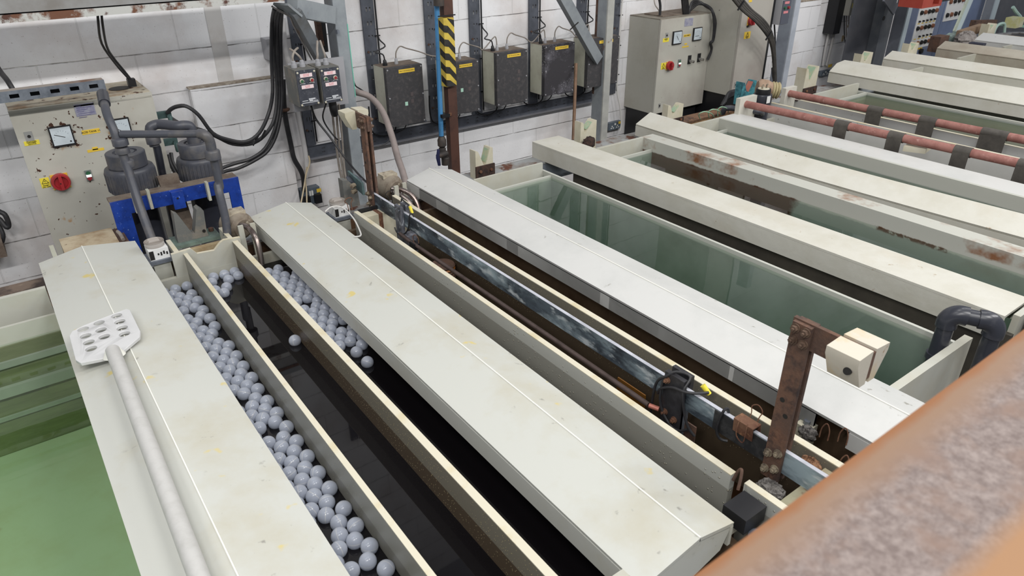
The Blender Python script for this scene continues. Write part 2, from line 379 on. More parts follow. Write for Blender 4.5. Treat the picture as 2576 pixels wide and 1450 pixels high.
def watermat(name, tint, absorb, density, rough=.015):
    """clear liquid: Fresnel gloss over a see-through surface, colour from absorption along the path"""
    t = NT(name)
    fr = t.n('ShaderNodeFresnel'); fr.inputs['IOR'].default_value = 1.33
    tr = t.n('ShaderNodeBsdfTransparent'); tr.inputs['Color'].default_value = (*tint, 1)
    gl = t.n('ShaderNodeBsdfGlossy'); gl.inputs['Roughness'].default_value = rough
    bp = t.n('ShaderNodeBump'); bp.inputs['Strength'].default_value = .03; bp.inputs['Distance'].default_value = .01
    t.l(t.noise(t.n('ShaderNodeNewGeometry').outputs['Position'], 5, 2, .5), bp.inputs['Height'])
    t.l(bp.outputs[0], gl.inputs['Normal'])
    mx = t.n('ShaderNodeMixShader'); t.l(t.math('MULTIPLY', fr.outputs[0], t.math('SUBTRACT', 1.0, t.n('ShaderNodeNewGeometry').outputs['Backfacing'])), mx.inputs[0]); t.l(tr.outputs[0], mx.inputs[1]); t.l(gl.outputs[0], mx.inputs[2])
    t.l(mx.outputs[0], t.out.inputs['Surface'])
    va = t.n('ShaderNodeVolumeAbsorption'); va.inputs['Color'].default_value = (*absorb, 1); va.inputs['Density'].default_value = density
    t.l(va.outputs[0], t.out.inputs['Volume'])
    return t.m
M_green = watermat('green_process_water', (.97, 1, .97), (.56, .80, .47), 1.05)
M_clear = watermat('grey_green_rinse_water', (.95, .98, .96), (.60, .73, .66), 2.0)
M_olive = watermat('olive_rinse_water', (.93, .95, .88), (.55, .60, .36), 2.6)
def darkliq(name, col):
    t = NT(name); b = t.n('ShaderNodeBsdfPrincipled'); b.inputs['Base Color'].default_value = (*lin(col), 1)
    b.inputs['Roughness'].default_value = .025; b.inputs['IOR'].default_value = 1.36
    t.l(b.outputs[0], t.out.inputs[0]); return t.m
M_blackliq = darkliq('black_process_liquid', (16, 14, 16))
M_brownliq = darkliq('brown_process_liquid', (34, 20, 10))
def ballmat():
    t = NT('translucent_ball'); co = t.n('ShaderNodeTexCoord').outputs['Object']
    sep = t.n('ShaderNodeSeparateXYZ'); t.l(co, sep.inputs[0])
    seam = t.ramp(t.math('ABSOLUTE', sep.outputs[2]), .0012, .0005)
    lw = t.n('ShaderNodeLayerWeight'); lw.inputs['Blend'].default_value = .35
    shell = t.math('ADD', t.math('MULTIPLY', lw.outputs['Facing'], .25), .74)
    col = t.mix(seam, t.mix(lw.outputs['Facing'], lin((206, 213, 229)), lin((238, 242, 250))), lin((252, 252, 252)))
    b = t.n('ShaderNodeBsdfPrincipled'); b.inputs['Roughness'].default_value = .28; b.inputs['IOR'].default_value = 1.5
    b.inputs['Coat Weight'].default_value = .7; b.inputs['Coat Roughness'].default_value = .16
    t.l(col, b.inputs['Base Color'])
    tl = t.n('ShaderNodeBsdfTranslucent'); tl.inputs['Color'].default_value = (*lin((226, 232, 244)), 1)
    m1 = t.n('ShaderNodeMixShader'); m1.inputs[0].default_value = .3; t.l(b.outputs[0], m1.inputs[1]); t.l(tl.outputs[0], m1.inputs[2])
    tr = t.n('ShaderNodeBsdfTransparent'); tr.inputs['Color'].default_value = (.92, .94, .97, 1)
    m2 = t.n('ShaderNodeMixShader'); t.l(shell, m2.inputs[0]); t.l(tr.outputs[0], m2.inputs[1]); t.l(m1.outputs[0], m2.inputs[2])
    t.l(m2.outputs[0], t.out.inputs[0]); return t.m
M_ball = ballmat()
def glassmat(name, tint, alpha):
    t = NT(name); b = t.n('ShaderNodeBsdfPrincipled'); b.inputs['Base Color'].default_value = (*tint, 1); b.inputs['Roughness'].default_value = .2
    tr = t.n('ShaderNodeBsdfTransparent'); mx = t.n('ShaderNodeMixShader'); mx.inputs[0].default_value = alpha
    t.l(tr.outputs[0], mx.inputs[1]); t.l(b.outputs[0], mx.inputs[2]); t.l(mx.outputs[0], t.out.inputs[0]); return t.m
M_clearcap = glassmat('dusty_clear_plastic', (.62, .58, .54), .55)
def wetboard(name, col, below_col, ztop, streak, sc=62, d0=.45, d1=.62, dot=(206, 200, 176)):
    """board that is darker below a set height and beaded with droplets"""
    t = NT(name); pos = t.n('ShaderNodeNewGeometry').outputs['Position']
    sep = t.n('ShaderNodeSeparateXYZ'); t.l(pos, sep.inputs[0])
    mk = t.ramp(sep.outputs[2], ztop, ztop-.002)
    c = t.mix(mk, lin(col), lin(below_col))
    v = t.voro(pos, sc); dots = t.ramp(v.outputs['Distance'], .2, .12)
    dens = t.ramp(t.noise(pos, 3.2, 2, .5), d0, d1)
    dd = t.math('MULTIPLY', t.math('MULTIPLY', dots, dens), t.ramp(sep.outputs[2], .84, .87))
    c = t.mix(t.math('MULTIPLY', dd, streak), c, lin(dot))
    b = t.n('ShaderNodeBsdfPrincipled'); b.inputs['Roughness'].default_value = .38; t.l(c, b.inputs['Base Color'])
    bp = t.n('ShaderNodeBump'); bp.inputs['Strength'].default_value = .8; bp.inputs['Distance'].default_value = .003
    t.l(dd, bp.inputs['Height']); t.l(bp.outputs[0], b.inputs['Normal']); t.l(b.outputs[0], t.out.inputs[0])
    return t.m
M_wet_a = wetboard('beaded_board', (184, 185, 178), (148, 147, 139), .952, .55)
M_wet_b = wetboard('crystal_speckled_board', (124, 119, 106), (84, 72, 58), .925, .95, 120, .30, .5, (204, 186, 138))
M_wet_c = wetboard('splashed_board', (140, 139, 130), (118, 116, 108), .915, .6, 90, .48, .62)
# ---------------------------------------------------------------- room
def struct(name, mb, m): return mb.build(name, m, kind='structure')
struct('floor', MB().box(-3.2, 14, -1.2, WALL, -.06, 0), M_floor)
struct('wall_back', MB().box(-3.2, 14, WALL, WALL+.2, 0, 5.2), M_wall)
# thicker lower pier behind the filters and the shallow filled chase above it
a = PY(478, 226, WALL-.055); b = PY(716, 190, WALL-.055)
mb = MB().box(a.x, b.x-.03, WALL-.055, WALL+.01, 0, a.z)
struct('trim_1', mb, M_wall)
struct('trim_2', MB().box(a.x-.005, b.x-.03, WALL-.058, WALL-.001, a.z+.0005, a.z+.008).bevel(.003, 1), M_wallledge)
a = PY(516, 60, WALL); b = PY(566, 60, WALL); c = PY(552, 212, WALL)
struct('trim_3', MB().box(a.x+.01, b.x-.01, WALL-.004, WALL+.01, c.z, 3.4), mat('filled_chase', (208, 206, 204), .7, dirt=((186, 178, 172), 4, .45, .75), bump=.2, bsc=40))
a = PY(1998, 8, WALL-.07); b = PY(2062, 0, WALL-.07)
struct('trim_4', MB().box(a.x+.02, b.x+.04, WALL-.07, WALL+.01, 0, a.z), M_wall)
struct('trim_5', MB().box(a.x+.015, b.x+.045, WALL-.074, WALL-.001, a.z+.0005, a.z+.012).bevel(.003, 1), M_wallledge)

# ---------------------------------------------------------------- tanks
T_END = 2.92
def tank(label, x0, x1, ynear, zr=None, zl=None, bottom=.30, mi=None, t=.022, weir=None, flange=None, zn=None, cat='tank', ex=None, lining=None, tn=.022, left=None):
    """open plastic tank; zr/zl = heights of its right and left side walls"""
    zr = RIM if zr is None else zr; zl = RIM if zl is None else zl; zn = RIM if zn is None else zn
    th = thing('process_tank', label, cat, ((x0+x1)/2, (ynear+T_END)/2, 0))
    mi = mi or M_tank
    ea, eb = ex or (x0, x1)
    mb = MB(); mb.prism([(x0, T_END, .12), (x1, T_END, .12), (x1, T_END, max(zr-.002, .9) if eb >= x1 else .90), (eb, T_END, max(zr-.002, .9) if eb >= x1 else .90), (eb, T_END, RIM), (ea, T_END, RIM), (ea, T_END, .90), (x0, T_END, .90)] if ex else [(x0, T_END, .12), (x1, T_END, .12), (x1, T_END, .90), (x0, T_END, .90)], (0, t, 0)); mb.build('end_wall', mi, th)
    li = lining or mi
    mb = MB(); mb.box(x0, x1, ynear-tn, ynear, .12, zn); mb.build('end_wall', mi, th)
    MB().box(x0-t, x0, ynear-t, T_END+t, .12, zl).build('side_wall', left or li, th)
    MB().box(x1, x1+t, ynear-t, T_END+t, .12, zr).build('side_wall', li, th)
    MB().box(x0, x1, ynear, T_END, bottom-.03, bottom).build('tank_floor', li, th)
    for k in (0, 1):   # support plinth rails
        MB().box(x0-t, x1+t, ynear+.3+k*1.5, ynear+.42+k*1.5, .0, .12).build('foot_rail', M_girder, th)
    if weir:
        yw, zw = weir
        MB().box(x0+.001, x1-.001, yw, yw+.014, bottom, zw).bevel(.0015, 1).build('overflow_weir', li, th)
    if flange:
        w, tk = flange
        MB().box(x1+t, x1+w, ynear-t, T_END+t, zr-tk, zr).build('rim_flange', mi, th)
    return th
def water(name, label, x0, x1, y0, y1, zb, zt, m, cat):
    e = .0015
    o = MB().box(x0+e, x1-e, y0+e, y1-e, zb+e, zt).build(name, m, label=label, cat=cat, kind='stuff', smooth=False)
    return o

# leftmost green tank
tank('wide pale plastic tank of green water at the left edge of the row', -1.75, -.012, .42, bottom=.41, mi=M_tank, weir=(2.835, .925), zr=.955, ex=(-1.75, -.04))
water('green_water', 'clear green water in the leftmost tank', -1.75, -.012, .42, 2.835, .41, .862, M_green, 'water')
T0 = [o for o in bpy.data.objects if o.name == 'process_tank'][0]
MB().box(-1.74, -.02, 2.826, 2.8342, .4115, .855).build('olive_panel', M_olivewall, T0)  # olive panel over the submerged face of the weir
for k, (za, zb_, d) in enumerate(((.775, .80, .012), (.66, .70, .02), (.56, .575, .010))):
    MB().box(-1.74, -.02, 2.826-d, 2.8258, za, zb_).build('submerged_ledge', M_lining, T0)
# dark tank with floating balls
T1 = tank('pale plastic tank of black liquid and floating balls, left of the yellow-spotted lid', .19, 1.0, .70, bottom=.45, zl=.96, zr=.96)
water('black_liquid', 'glossy black liquid under the floating balls', .19, 1.0, .70, 2.915, .45, .858, M_blackliq, 'liquid')
# brown tank with the flight bar
T2 = tank('pale plastic tank of dark brown liquid below the long tarnished hanging bar', 1.14, 1.72, .55, bottom=.40, zl=.90, zr=.90, mi=mat('brown_stained_tank', (104, 86, 68), .5, dirt=((74, 56, 40), 4, .45, .7)))
water('brown_liquid', 'dark brown liquid below the long tarnished bar', 1.14, 1.72, .55, 2.915, .40, .74, M_brownliq, 'liquid')
# clear rinse tanks
T4 = tank('pale plastic rinse tank of clear grey-green water, first open tank right of the tarnished bar', 1.80, 2.352, .70, zr=.957, zl=.92, bottom=.48, weir=(2.842, .948), ex=(1.899, 2.352), t=.014, lining=M_lining, tn=.026)
water('rinse_water', 'clear grey-green water in the open tank behind the rusted hanger arm', 1.80, 2.352, .70, 2.842, .48, .940, M_clear, 'water')
def stained():
    t = NT('brown_stained_side'); pos = t.n('ShaderNodeNewGeometry').outputs['Position']
    sep = t.n('ShaderNodeSeparateXYZ'); t.l(pos, sep.inputs[0])
    n1 = t.noise(pos, 5, 6, .7)
    # long dark stain near the wall end, below a wavy tide line
    yy = t.math('ADD', sep.outputs[1], t.math('MULTIPLY', n1, .18))
    my = t.ramp(yy, 1.93, 1.97)
    zz = t.math('ADD', sep.outputs[2], t.math('MULTIPLY', t.noise(pos, 16, 5, .7), .025))
    mz = t.math('MULTIPLY', t.ramp(zz, .945, .938), t.ramp(zz, .80, .86))
    c = t.mix(t.math('MULTIPLY', my, mz), t.mix(t.ramp(zz, .926, .934), lin((150, 155, 148)), lin((186, 186, 177))), lin((84, 54, 38)))
    # smaller streaks closer to the viewer
    m2 = t.math('MULTIPLY', t.math('MULTIPLY', t.ramp(yy, 1.52, 1.50), t.ramp(yy, 1.18, 1.20)), t.math('MULTIPLY', t.ramp(zz, .945, .940), t.ramp(zz, .922, .930)))
    c = t.mix(t.math('MULTIPLY', m2, t.ramp(t.noise(pos, 22, 4, .6), .40, .5)), c, lin((88, 58, 36)))
    m3 = t.math('MULTIPLY', t.ramp(zz, .955, .965), t.ramp(t.noise(pos, 3.3, 5, .65), .53, .66))
    c = t.mix(m3, c, lin((136, 92, 62)))
    b = t.n('ShaderNodeBsdfPrincipled'); b.inputs['Roughness'].default_value = .5; t.l(c, b.inputs['Base Color']); t.l(b.outputs[0], t.out.inputs[0])
    return t.m
M_stain = stained()
T5 = tank('pale plastic rinse tank with a long dark brown stain inside its right wall', 2.62, 3.14, .66, bottom=.48, zl=.93, weir=(2.842, .944), flange=(.10, .07), ex=(2.765, 3.14), lining=M_lining, left=M_gapshade)
for o in T5.children:
    if o.name.startswith('side_wall') and wloc(o).x >= 0 and max(v.co.x for v in o.data.vertices) > .2: o.data.materials[0] = M_stain
    if o.name.startswith('rim_flange'): o.data.materials[0] = M_stain
water('rinse_water', 'clear grey-green water in the tank with the brown-stained wall', 2.62, 3.14, .66, 2.842, .48, .928, M_clear, 'water')
T6 = tank('pale plastic rinse tank with a broad flat rim, in front of the two copper bars', 3.42, 3.85, .62, bottom=.48, zl=.93, weir=(2.842, .944), ex=(3.578, 3.85), lining=M_lining, left=M_gapshade)
MB().box(3.872, 4.056, .60, T_END+.022, .925, RIM).bevel(.003, 1).build('broad_rim', M_lid_b, T6)
water('rinse_water', 'clear grey-green water in the narrow tank beside the broad flat rim', 3.42, 3.85, .62, 2.842, .48, .925, M_clear, 'water')
T7 = tank('pale plastic plating tank below the two copper bars', 4.16, 4.80, .55, bottom=.40, zl=.93, zr=.93)
water('dark_liquid', 'dark liquid deep in the tank below the copper bars', 4.16, 4.80, .55, 2.915, .40, .44, M_brownliq, 'liquid')
T8 = tank('pale plastic tank of olive green water behind the copper bars', 4.94, 5.54, .50, bottom=.48, zl=.93, zr=.94, weir=(2.842, .944), ex=(4.94, 5.54), lining=M_lining, left=M_gapshade)
water('olive_water', 'olive green water behind the copper bars', 4.94, 5.54, .50, 2.842, .48, .918, M_olive, 'water')
for k, (x0, x1, lab) in enumerate(((5.86, 6.55, 'pale plastic tank almost hidden between the two cream lids at the upper right'), (6.98, 7.62, 'pale plastic tank showing as a thin gap before the dull brown lid'), (7.96, 8.55, 'far pale plastic tank between the dull brown lid and the whitish far lid'))):
    tank(lab, x0, x1, .50, bottom=.48, zl=.90, zr=.92, ex=((6.12, 6.55), (7.2, 7.55), (8.12, 8.5))[k])
    water('rinse_water', ('water in the narrow gap between the two cream lids at the upper right', 'water in the thin gap before the dull brown lid', 'water in the far tank before the whitish lid')[k], x0, x1, .50, 2.915, .48, .85, M_olive, 'water')

# ---------------------------------------------------------------- lids (folded plastic covers that bridge the tank walls)
def lid(label, prof, y0, y1, skirts, m, nudge=0., sag=0., weld=None, notch=(), group=None, t=.010):
    """prof = [(x, z)...] left to right across the top; skirts = (left drop, right drop)"""
    th = thing('tank_lid', label, 'lid', ((prof[0][0]+prof[-1][0])/2, (y0+y1)/2, prof[0][1]-.05), group)
    N = 10
    def P(i, y): 
        x, z = prof[i]; k = (y-y0)/(y1-y0)
        return Vector((x+nudge*(1-k), y, z-sag*math.sin(PI*k)))
    for i in range(len(prof)-1):
        mb = MB(); top = []; bot = []
        for k in range(N+1):
            y = y0+(y1-y0)*k/N
            A, B = P(i, y), P(i+1, y); n = Vector((-(B.z-A.z), 0, B.x-A.x)).normalized()
            top.append((mb.b.verts.new(A), mb.b.verts.new(B))); bot.append((mb.b.verts.new(A-n*t), mb.b.verts.new(B-n*t)))
        for k in range(N):
            mb.b.faces.new([top[k][0], top[k][1], top[k+1][1], top[k+1][0]]); mb.b.faces.new([bot[k][0], bot[k+1][0], bot[k+1][1], bot[k][1]])
            mb.b.faces.new([top[k][0], top[k+1][0], bot[k+1][0], bot[k][0]]); mb.b.faces.new([top[k][1], bot[k][1], bot[k+1][1], top[k+1][1]])
        for k in (0, N): mb.b.faces.new([top[k][0], bot[k][0], bot[k][1], top[k][1]])
        mb.build('top_panel', m, th)
    for side, d in zip((0, -1), skirts):
        if not d: continue
        mb = MB(); s = 1 if side == 0 else -1; i = 0 if side == 0 else len(prof)-1
        segs = [(y0, y1)]
        for (n0, n1) in notch: segs = [q for (a, b) in segs for q in ((a, n0), (n1, b)) if q[1]-q[0] > .001] if side == 0 else segs
        for (a, b) in segs:
            K = max(1, int(N*(b-a)/(y1-y0))); prev = None
            for k in range(K+1):
                p = P(i, a+(b-a)*k/K); p = p-Vector((0, 0, t+.0006))
                cur = [mb.b.verts.new(p+Vector((0, 0, 0))), mb.b.verts.new(p+Vector((s*t, 0, 0))), mb.b.verts.new(p+Vector((s*t, 0, -d+t))), mb.b.verts.new(p+Vector((0, 0, -d+t)))]
                if prev:
                    for j in range(4): mb.b.faces.new([prev[j], prev[(j+1) % 4], cur[(j+1) % 4], cur[j]])
                else: mb.b.faces.new(cur)
                prev = cur
            mb.b.faces.new(prev[::-1])
        mb.build('skirt', m, th)
    if weld is not None:
        mb = MB(); mb.tube([P(weld, y0+(y1-y0)*k/6)+Vector((0, 0, .0005)) for k in range(7)], .0022, 6, 1)
        mb.build('weld_seam', M_weld, th)
    return th
LZ = 1.0
L1 = lid('pale folded plastic lid with the white paddle lying on it, leftmost in the row', [(-.036, LZ), (.127, 1.030), (.322, LZ)], .55, 3.178, (.07, .07), M_lid_a, weld=1)
L2 = lid('pale folded plastic lid with yellow spots, left of the long tarnished bar', [(.802, LZ), (.977, 1.030), (1.098, LZ)], .64, 3.137, (.07, .07), M_lid_a, nudge=-.004, weld=1)
for (ya, yb) in ((.64, .652),): pass
# end plates of the near lid end
MB().prism([(.812, .6415, .989), (.977, .6415, 1.018), (1.088, .6415, .989), (1.06, .6415, .93), (.95, .6415, .90), (.82, .6415, .90)], (0, .010, 0)).build('end_plate', M_lid_a, L2)
L3 = lid('smooth white folded lid with two fold lines, right of the long tarnished bar', [(1.618, LZ), (1.755, 1.036), (1.895, LZ)], .42, 3.135, (.062, .05), M_lid_b, nudge=-.012, weld=1, notch=((3.005, 3.055), (.66, .76)))
L4 = lid('flat-topped cream lid with tall front skirt behind the first grey-green water', [(2.552, LZ), (2.757, LZ)], .672, 3.272, (.095, .095), M_lid_c, nudge=.03)
L5 = lid('weathered cream lid behind the tank with the brown-stained wall', [(3.318, LZ), (3.445, 1.057), (3.57, LZ)], .60, 3.165, (.075, .075), M_lid_c, nudge=.05, sag=.018)
def lidpx(label, px, ye, skirt, m, xr, near=.5, nudge=.05, group=None):
    pts = [PY(x, y, ye) for x, y in px]; prof = [(p.x, p.z) for p in pts]+[xr]
    return lid(label, prof, near, ye, (skirt, skirt), m, nudge=nudge, group=group)
L7 = lidpx('cream lid with stained ridge directly behind the olive green water', [(2086, 180), (2105, 159), (2125, 151)], 3.22, .085, M_lid_c, (6.05, .97))
L8 = lidpx('cream lid second beyond the olive green water, in front of the dull brown lid', [(2222, 147), (2245, 127.5)], 3.30, .09, M_lid_c, (7.12, .98))
L9 = lidpx('dull brown-grey lid at the far right with a dark strip on it', [(2357, 121), (2378, 103)], 3.28, .09, M_lid_d, (8.05, .99))
L10 = lidpx('whitish lid farthest away at the top right corner', [(2450, 100), (2474, 82)], 3.28, .07, M_lid_b, (8.95, .99))

# small block with two clips resting on the broad rim
p = PZ(2270, 381, RIM); q = PZ(2326, 388, RIM); r = PZ(2348, 371, RIM)
th = thing('clip_block', 'small pale block with two black wire clips resting on the broad flat tank rim', 'block', ((p+r)/2))
MB().prism([p+Vector((0, 0, .001)), q+Vector((0, 0, .001)), r+Vector((0, 0, .001)), p+(r-q)+Vector((0, 0, .001))], (0, 0, .03)).bevel(.002, 1).build('slab', M_blockcream, th)
for k in (.3, .68):
    c = p+(q-p)*k+(r-q)*.45+Vector((0, 0, .031))
    MB().box(c.x-.008, c.x+.008, c.y-.006, c.y+.006, c.z, c.z+.010).build('clip', M_black, th)

# ---------------------------------------------------------------- partition boards
def board(name, label, x0, x1, y0, y1, z0, z1, m, cat='board', cut=True):
    th = thing(name, label, cat, ((x0+x1)/2, (y0+y1)/2, z0))
    MB().box(x0, x1, y0, y1, z0, z1-.003).build('panel', m, th)
    if cut: MB().box(x0, x1, y0, y1, z1-.0028, z1).build('cut_edge', M_boardcut, th)
    return th
board('partition_board', 'long pale board on the left of the open black slot, ball-filled trough beside it', .4545, .4705, .705, 2.919, .70, .998, M_wet_c)
board('partition_board', 'long speckled board on the right of the open black slot', .655, .677, .705, 2.919, .70, .998, M_wet_b)
def endpanel():
    th = thing('notched_panel', 'pale end panel with a trapezoid notch across the far end of the black slot', 'panel', (.55, 2.925, .7))
    pts = [(.41, .62), (.41, 1.005), (.487, 1.010), (.508, .981), (.576, .976), (.606, 1.004), (.622, 1.012), (.690, 1.006), (.690, .62)]
    MB().prism([(x, 2.9205, z) for x, z in pts], (0, .012, 0)).build('panel', M_tank, th)
    e = [(x, z) for x, z in pts[1:-1]]
    mb = MB()
    for (a, b) in zip(e, e[1:]): mb.prism([(a[0], 2.9204, a[1]), (b[0], 2.9204, b[1]), (b[0], 2.9204, b[1]+.0025), (a[0], 2.9204, a[1]+.0025)], (0, .0122, 0))
    mb.build('cut_edge', M_boardcut, th)
endpanel()
# upright side boards of the trough behind the notched panel
board('partition_board', 'short pale upright board left of the grey V rest', .428, .446, 2.945, 3.10, .75, 1.0, M_tank)
board('partition_board', 'short pale upright board right of the grey V rest', .650, .668, 2.945, 3.10, .75, 1.0, M_tank)
board('partition_board', 'droplet-beaded board left of the long tarnished bar', 1.212, 1.232, .742, 2.905, .55, 1.0, M_wet_a)
board('partition_board', 'short splashed board continuing past the gap beside the black block', 1.216, 1.236, .45, .705, .55, 1.0, M_wet_a)
board('partition_board', 'dark-stained board right of the long tarnished bar, before the white folded lid', 1.452, 1.474, .80, 2.985, .55, 1.0, M_wet_b)
board('partition_board', 'short dark-stained board behind the rusted hanger arm, near the foreground rail', 1.452, 1.474, .52, .745, .55, 1.0, M_wet_b)
board('partition_board', 'tall speckled board behind the front copper bar', 4.475, 4.497, .60, 2.985, .45, 1.0, M_lid_b)
board('partition_board', 'tall pale board just before the rear copper bar', 4.70, 4.722, .60, 3.02, .45, 1.0, M_lid_b)
# ---------------------------------------------------------------- floating balls
BR = .0218
bm_ = MB().ball((0, 0, 0), BR, 28, 16)
bmesh.ops.recalc_face_normals(bm_.b, faces=bm_.b.faces)
ball_me = bpy.data.meshes.new('floating_ball'); bm_.b.to_mesh(ball_me); bm_.b.free()
for p_ in ball_me.polygons: p_.use_smooth = True
ball_me.materials.append(M_ball)
BALL0 = bpy.data.objects.new('floating_ball', ball_me)
first = [True]
rb = random.Random(11)
def put_ball(x, y, label, group, z=.868):
    o = BALL0 if first[0] else BALL0.copy()
    first[0] = False
    COL.objects.link(o); o.location = (x, y, z+rb.uniform(-.001, .002)); o.rotation_euler = (rb.uniform(0, 6.3), rb.uniform(0, 6.3), rb.uniform(0, 6.3))
    tag(o, label, 'ball', group)
def relax(pts, fixed_box, it=60):
    pts = [list(p) for p in pts]; d = 2*BR+.0008
    for _ in range(it):
        for i in range(len(pts)):
            for j in range(i+1, len(pts)):
                dy = pts[j][1]-pts[i][1]
                if dy > d or dy < -d: continue
                dx = pts[j][0]-pts[i][0]; q = dx*dx+dy*dy
                if q < d*d:
                    q = math.sqrt(q) or 1e-6; s = (d-q)/q/2
                    pts[i][0] -= dx*s; pts[i][1] -= dy*s; pts[j][0] += dx*s; pts[j][1] += dy*s
        for p in pts:
            p[0] = min(max(p[0], fixed_box[0]+BR), fixed_box[1]-BR); p[1] = min(max(p[1], fixed_box[2]+BR), fixed_box[3]-BR)
    return pts
LA = 'translucent hollow plastic ball packed in the trough between the paddle lid and the open slot'
pts = []; y = 2.88; k = 0
while y > .99:
    for x in ((.432, .386, .340, .294) if k % 2 == 0 else (.409, .363, .317, .271)):
        f = (y-.99)/1.9
        drop = .10+.30*max(0, .35-f)
        if rb.random() > drop and not (y < 1.12 and rb.random() < .35): pts.append((x+rb.uniform(-.006, .006), y+rb.uniform(-.006, .006)))
    y -= .0402; k += 1
for x, y in relax(pts, (.19, .4545, .96, 2.915)): put_ball(x, y, LA, 'balls in the left trough')
LB = 'translucent hollow plastic ball packed in the narrow trough under the edge of the yellow-spotted lid'
pts = []; y = 2.80; k = 0
while y > 1.66:
    for x in ((.702, .748, .794, .840) if k % 2 == 0 else (.725, .771, .817)):
        if y < 2.06 and x < .76: continue
        if y < 2.0: continue
        if rb.random() > .07: pts.append((x+rb.uniform(-.003, .003), y+rb.uniform(-.005, .005)))
    y -= .0402; k += 1
pts += [tuple(PZ(897, 887, .868)[:2])]
for x, y in relax(pts, (.677, .99, 1.9, 2.86)): put_ball(x, y, LB, 'balls in the right trough')
p = PZ(924, 912, .868); put_ball(p.x, p.y, 'translucent ball floating alone just past the near end of the right-hand ball row', None)
inner = [(536, 697), (563, 690), (592, 685), (600, 690), (574, 703), (540, 712), (569, 724), (543, 728), (564, 737)]
inner = [(600, 694), (591, 684), (565, 692), (575, 704), (537, 699), (533, 711), (570, 724), (542, 731), (564, 738)]
pts = [tuple(PZ(x, y, .868)[:2]) for x, y in inner]
for x, y in relax(pts, (.4705, .655, 2.2, 2.919)): put_ball(x, y, 'translucent ball in the loose cluster at the far end of the open black slot', 'balls at the far end of the slot')
p = PZ(742, 858, .868); put_ball(p.x, p.y, 'lone translucent ball floating in the middle of the open black slot', None)
# ---------------------------------------------------------------- helpers for things on or before the wall
def depth(p): return (Vector(p)-O).dot(_f)
def rpx(p, px): return px*depth(p)/F                      # size in metres of a length seen as px pixels at p
RT, UP, FW = (1, 0, 0), (0, 0, 1), (0, -1, 0)
def plate(name, m, parent, tl, br, Y, th=.003, rnd=0.):
    a, b = PY(*tl, Y), PY(*br, Y)
    mb = MB().box(a.x, b.x, Y-th, Y, b.z, a.z)
    if rnd: mb.bevel(rnd, 3)
    return mb.build(name, m, parent)
def disc(name, m, parent, px, r, Y0, h, seg=24):
    p = PY(*px, Y0); return MB().cone((p.x, Y0, p.z), (p.x, Y0-h, p.z), r, r*.96, seg).build(name, m, parent)
def meter(parent, tl, Y, s=.096, needle=(-.03, .012, .012, -.006)):
    a = PY(*tl, Y); x0, z1 = a.x, a.z
    fr = MB().box(x0, x0+s, Y-.012, Y, z1-s, z1).build('panel_meter', M_black, parent)
    MB().box(x0+.006, x0+s-.006, Y-.0135, Y-.0121, z1-s+.008, z1-.006).build('dial', M_meter, fr)
    cx, cz = x0+s*.5, z1-s*.5
    MB().bar((cx+needle[0], Y-.0145, cz+needle[1]), (cx+needle[2], Y-.0145, cz+needle[3]), .002, .002).build('needle', M_ink, fr)
    mb = MB()
    for k in range(9):
        t = PI*.95-k*PI*.45/8*1.6; 
        p = Vector((cx+.034*math.cos(t), Y-.0141, cz-.02+.044*math.sin(t))); mb.bar(p, p+Vector((math.cos(t), 0, math.sin(t)))*.005, .0012, .0012)
    mb.build('scale_marks', mat('faint_print', (150, 158, 166), .6), fr)
    MB().cone((cx+.03, Y-.0136, z1-s+.02), (cx+.03, Y-.0155, z1-s+.02), .0035, .0035, 12).build('zero_screw', M_ink, fr)
    return fr
def warn_label(parent, tl, br, Y, lines, m=M_yellow2, tri=True):
    o = plate('warning_label', m, parent, tl, br, Y, .0015)
    a, b = PY(*tl, Y), PY(*br, Y); w, h = b.x-a.x, a.z-b.z; cx = (a.x+b.x)/2
    if tri:
        s = min(w*.36, h*.3); cz = a.z-h*.36; mb = MB(); q = [Vector((cx-s, Y-.0022, cz-s*.7)), Vector((cx+s, Y-.0022, cz-s*.7)), Vector((cx, Y-.0022, cz+s*.95))]
        for i in range(3): mb.bar(q[i], q[(i+1) % 3], .0016, s*.13, FW)
        mb.prism([(cx-s*.05, Y-.0022, cz-s*.4), (cx+s*.2, Y-.0022, cz+s*.1), (cx, Y-.0022, cz+s*.05), (cx+s*.1, Y-.0022, cz+s*.5), (cx-s*.2, Y-.0022, cz-s*.05), (cx, Y-.0022, cz)], (0, -.0008, 0))
        mb.build('hazard_triangle', M_ink, o)
    z = b.z+h*.26 if tri else a.z-h*.28
    for i, (tx, sc) in enumerate(lines):
        text(tx, 'lettering', M_ink, o, (cx, Y-.002, z-i*h*(.17 if tri else .26)), RT, UP, sc)
    return o
def rotary(parent, px, Y, s=.058, r=.030):
    p = PY(*px, Y); x, z = p.x, p.z
    pl = MB().box(x-s/2, x+s/2, Y-.005, Y, z-s/2, z+s/2).bevel(.003, 2).build('isolator_switch', M_yelsw, parent)
    MB().lathe([(r, 0), (r, .018), (r*.92, .024), (r*.72, .024), (r*.70, .012), (0, .012)], (x, Y-.0052, z), FW, 28).build('ring', M_redsw, pl)
    MB().box(x-.007, x+.007, Y-.044, Y-.0175, z-r*.8, z+r*.8).bevel(.003, 2).build('handle', M_redsw, pl)
    MB().cone((x-.004, Y-.0441, z), (x-.004, Y-.0455, z), .003, .003, 10).build('centre_hole', M_ink, pl)
def lock(parent, px, Y, w=.020, h=.030):
    p = PY(*px, Y); pl = MB().box(p.x-w/2, p.x+w/2, Y-.003, Y, p.z-h/2, p.z+h/2).build('lock', mat('lock_plate', (170, 170, 168), .4, .4), parent)
    MB().cone((p.x, Y-.0031, p.z), (p.x, Y-.006, p.z), .007, .007, 16).build('keyhole', M_ink, pl)
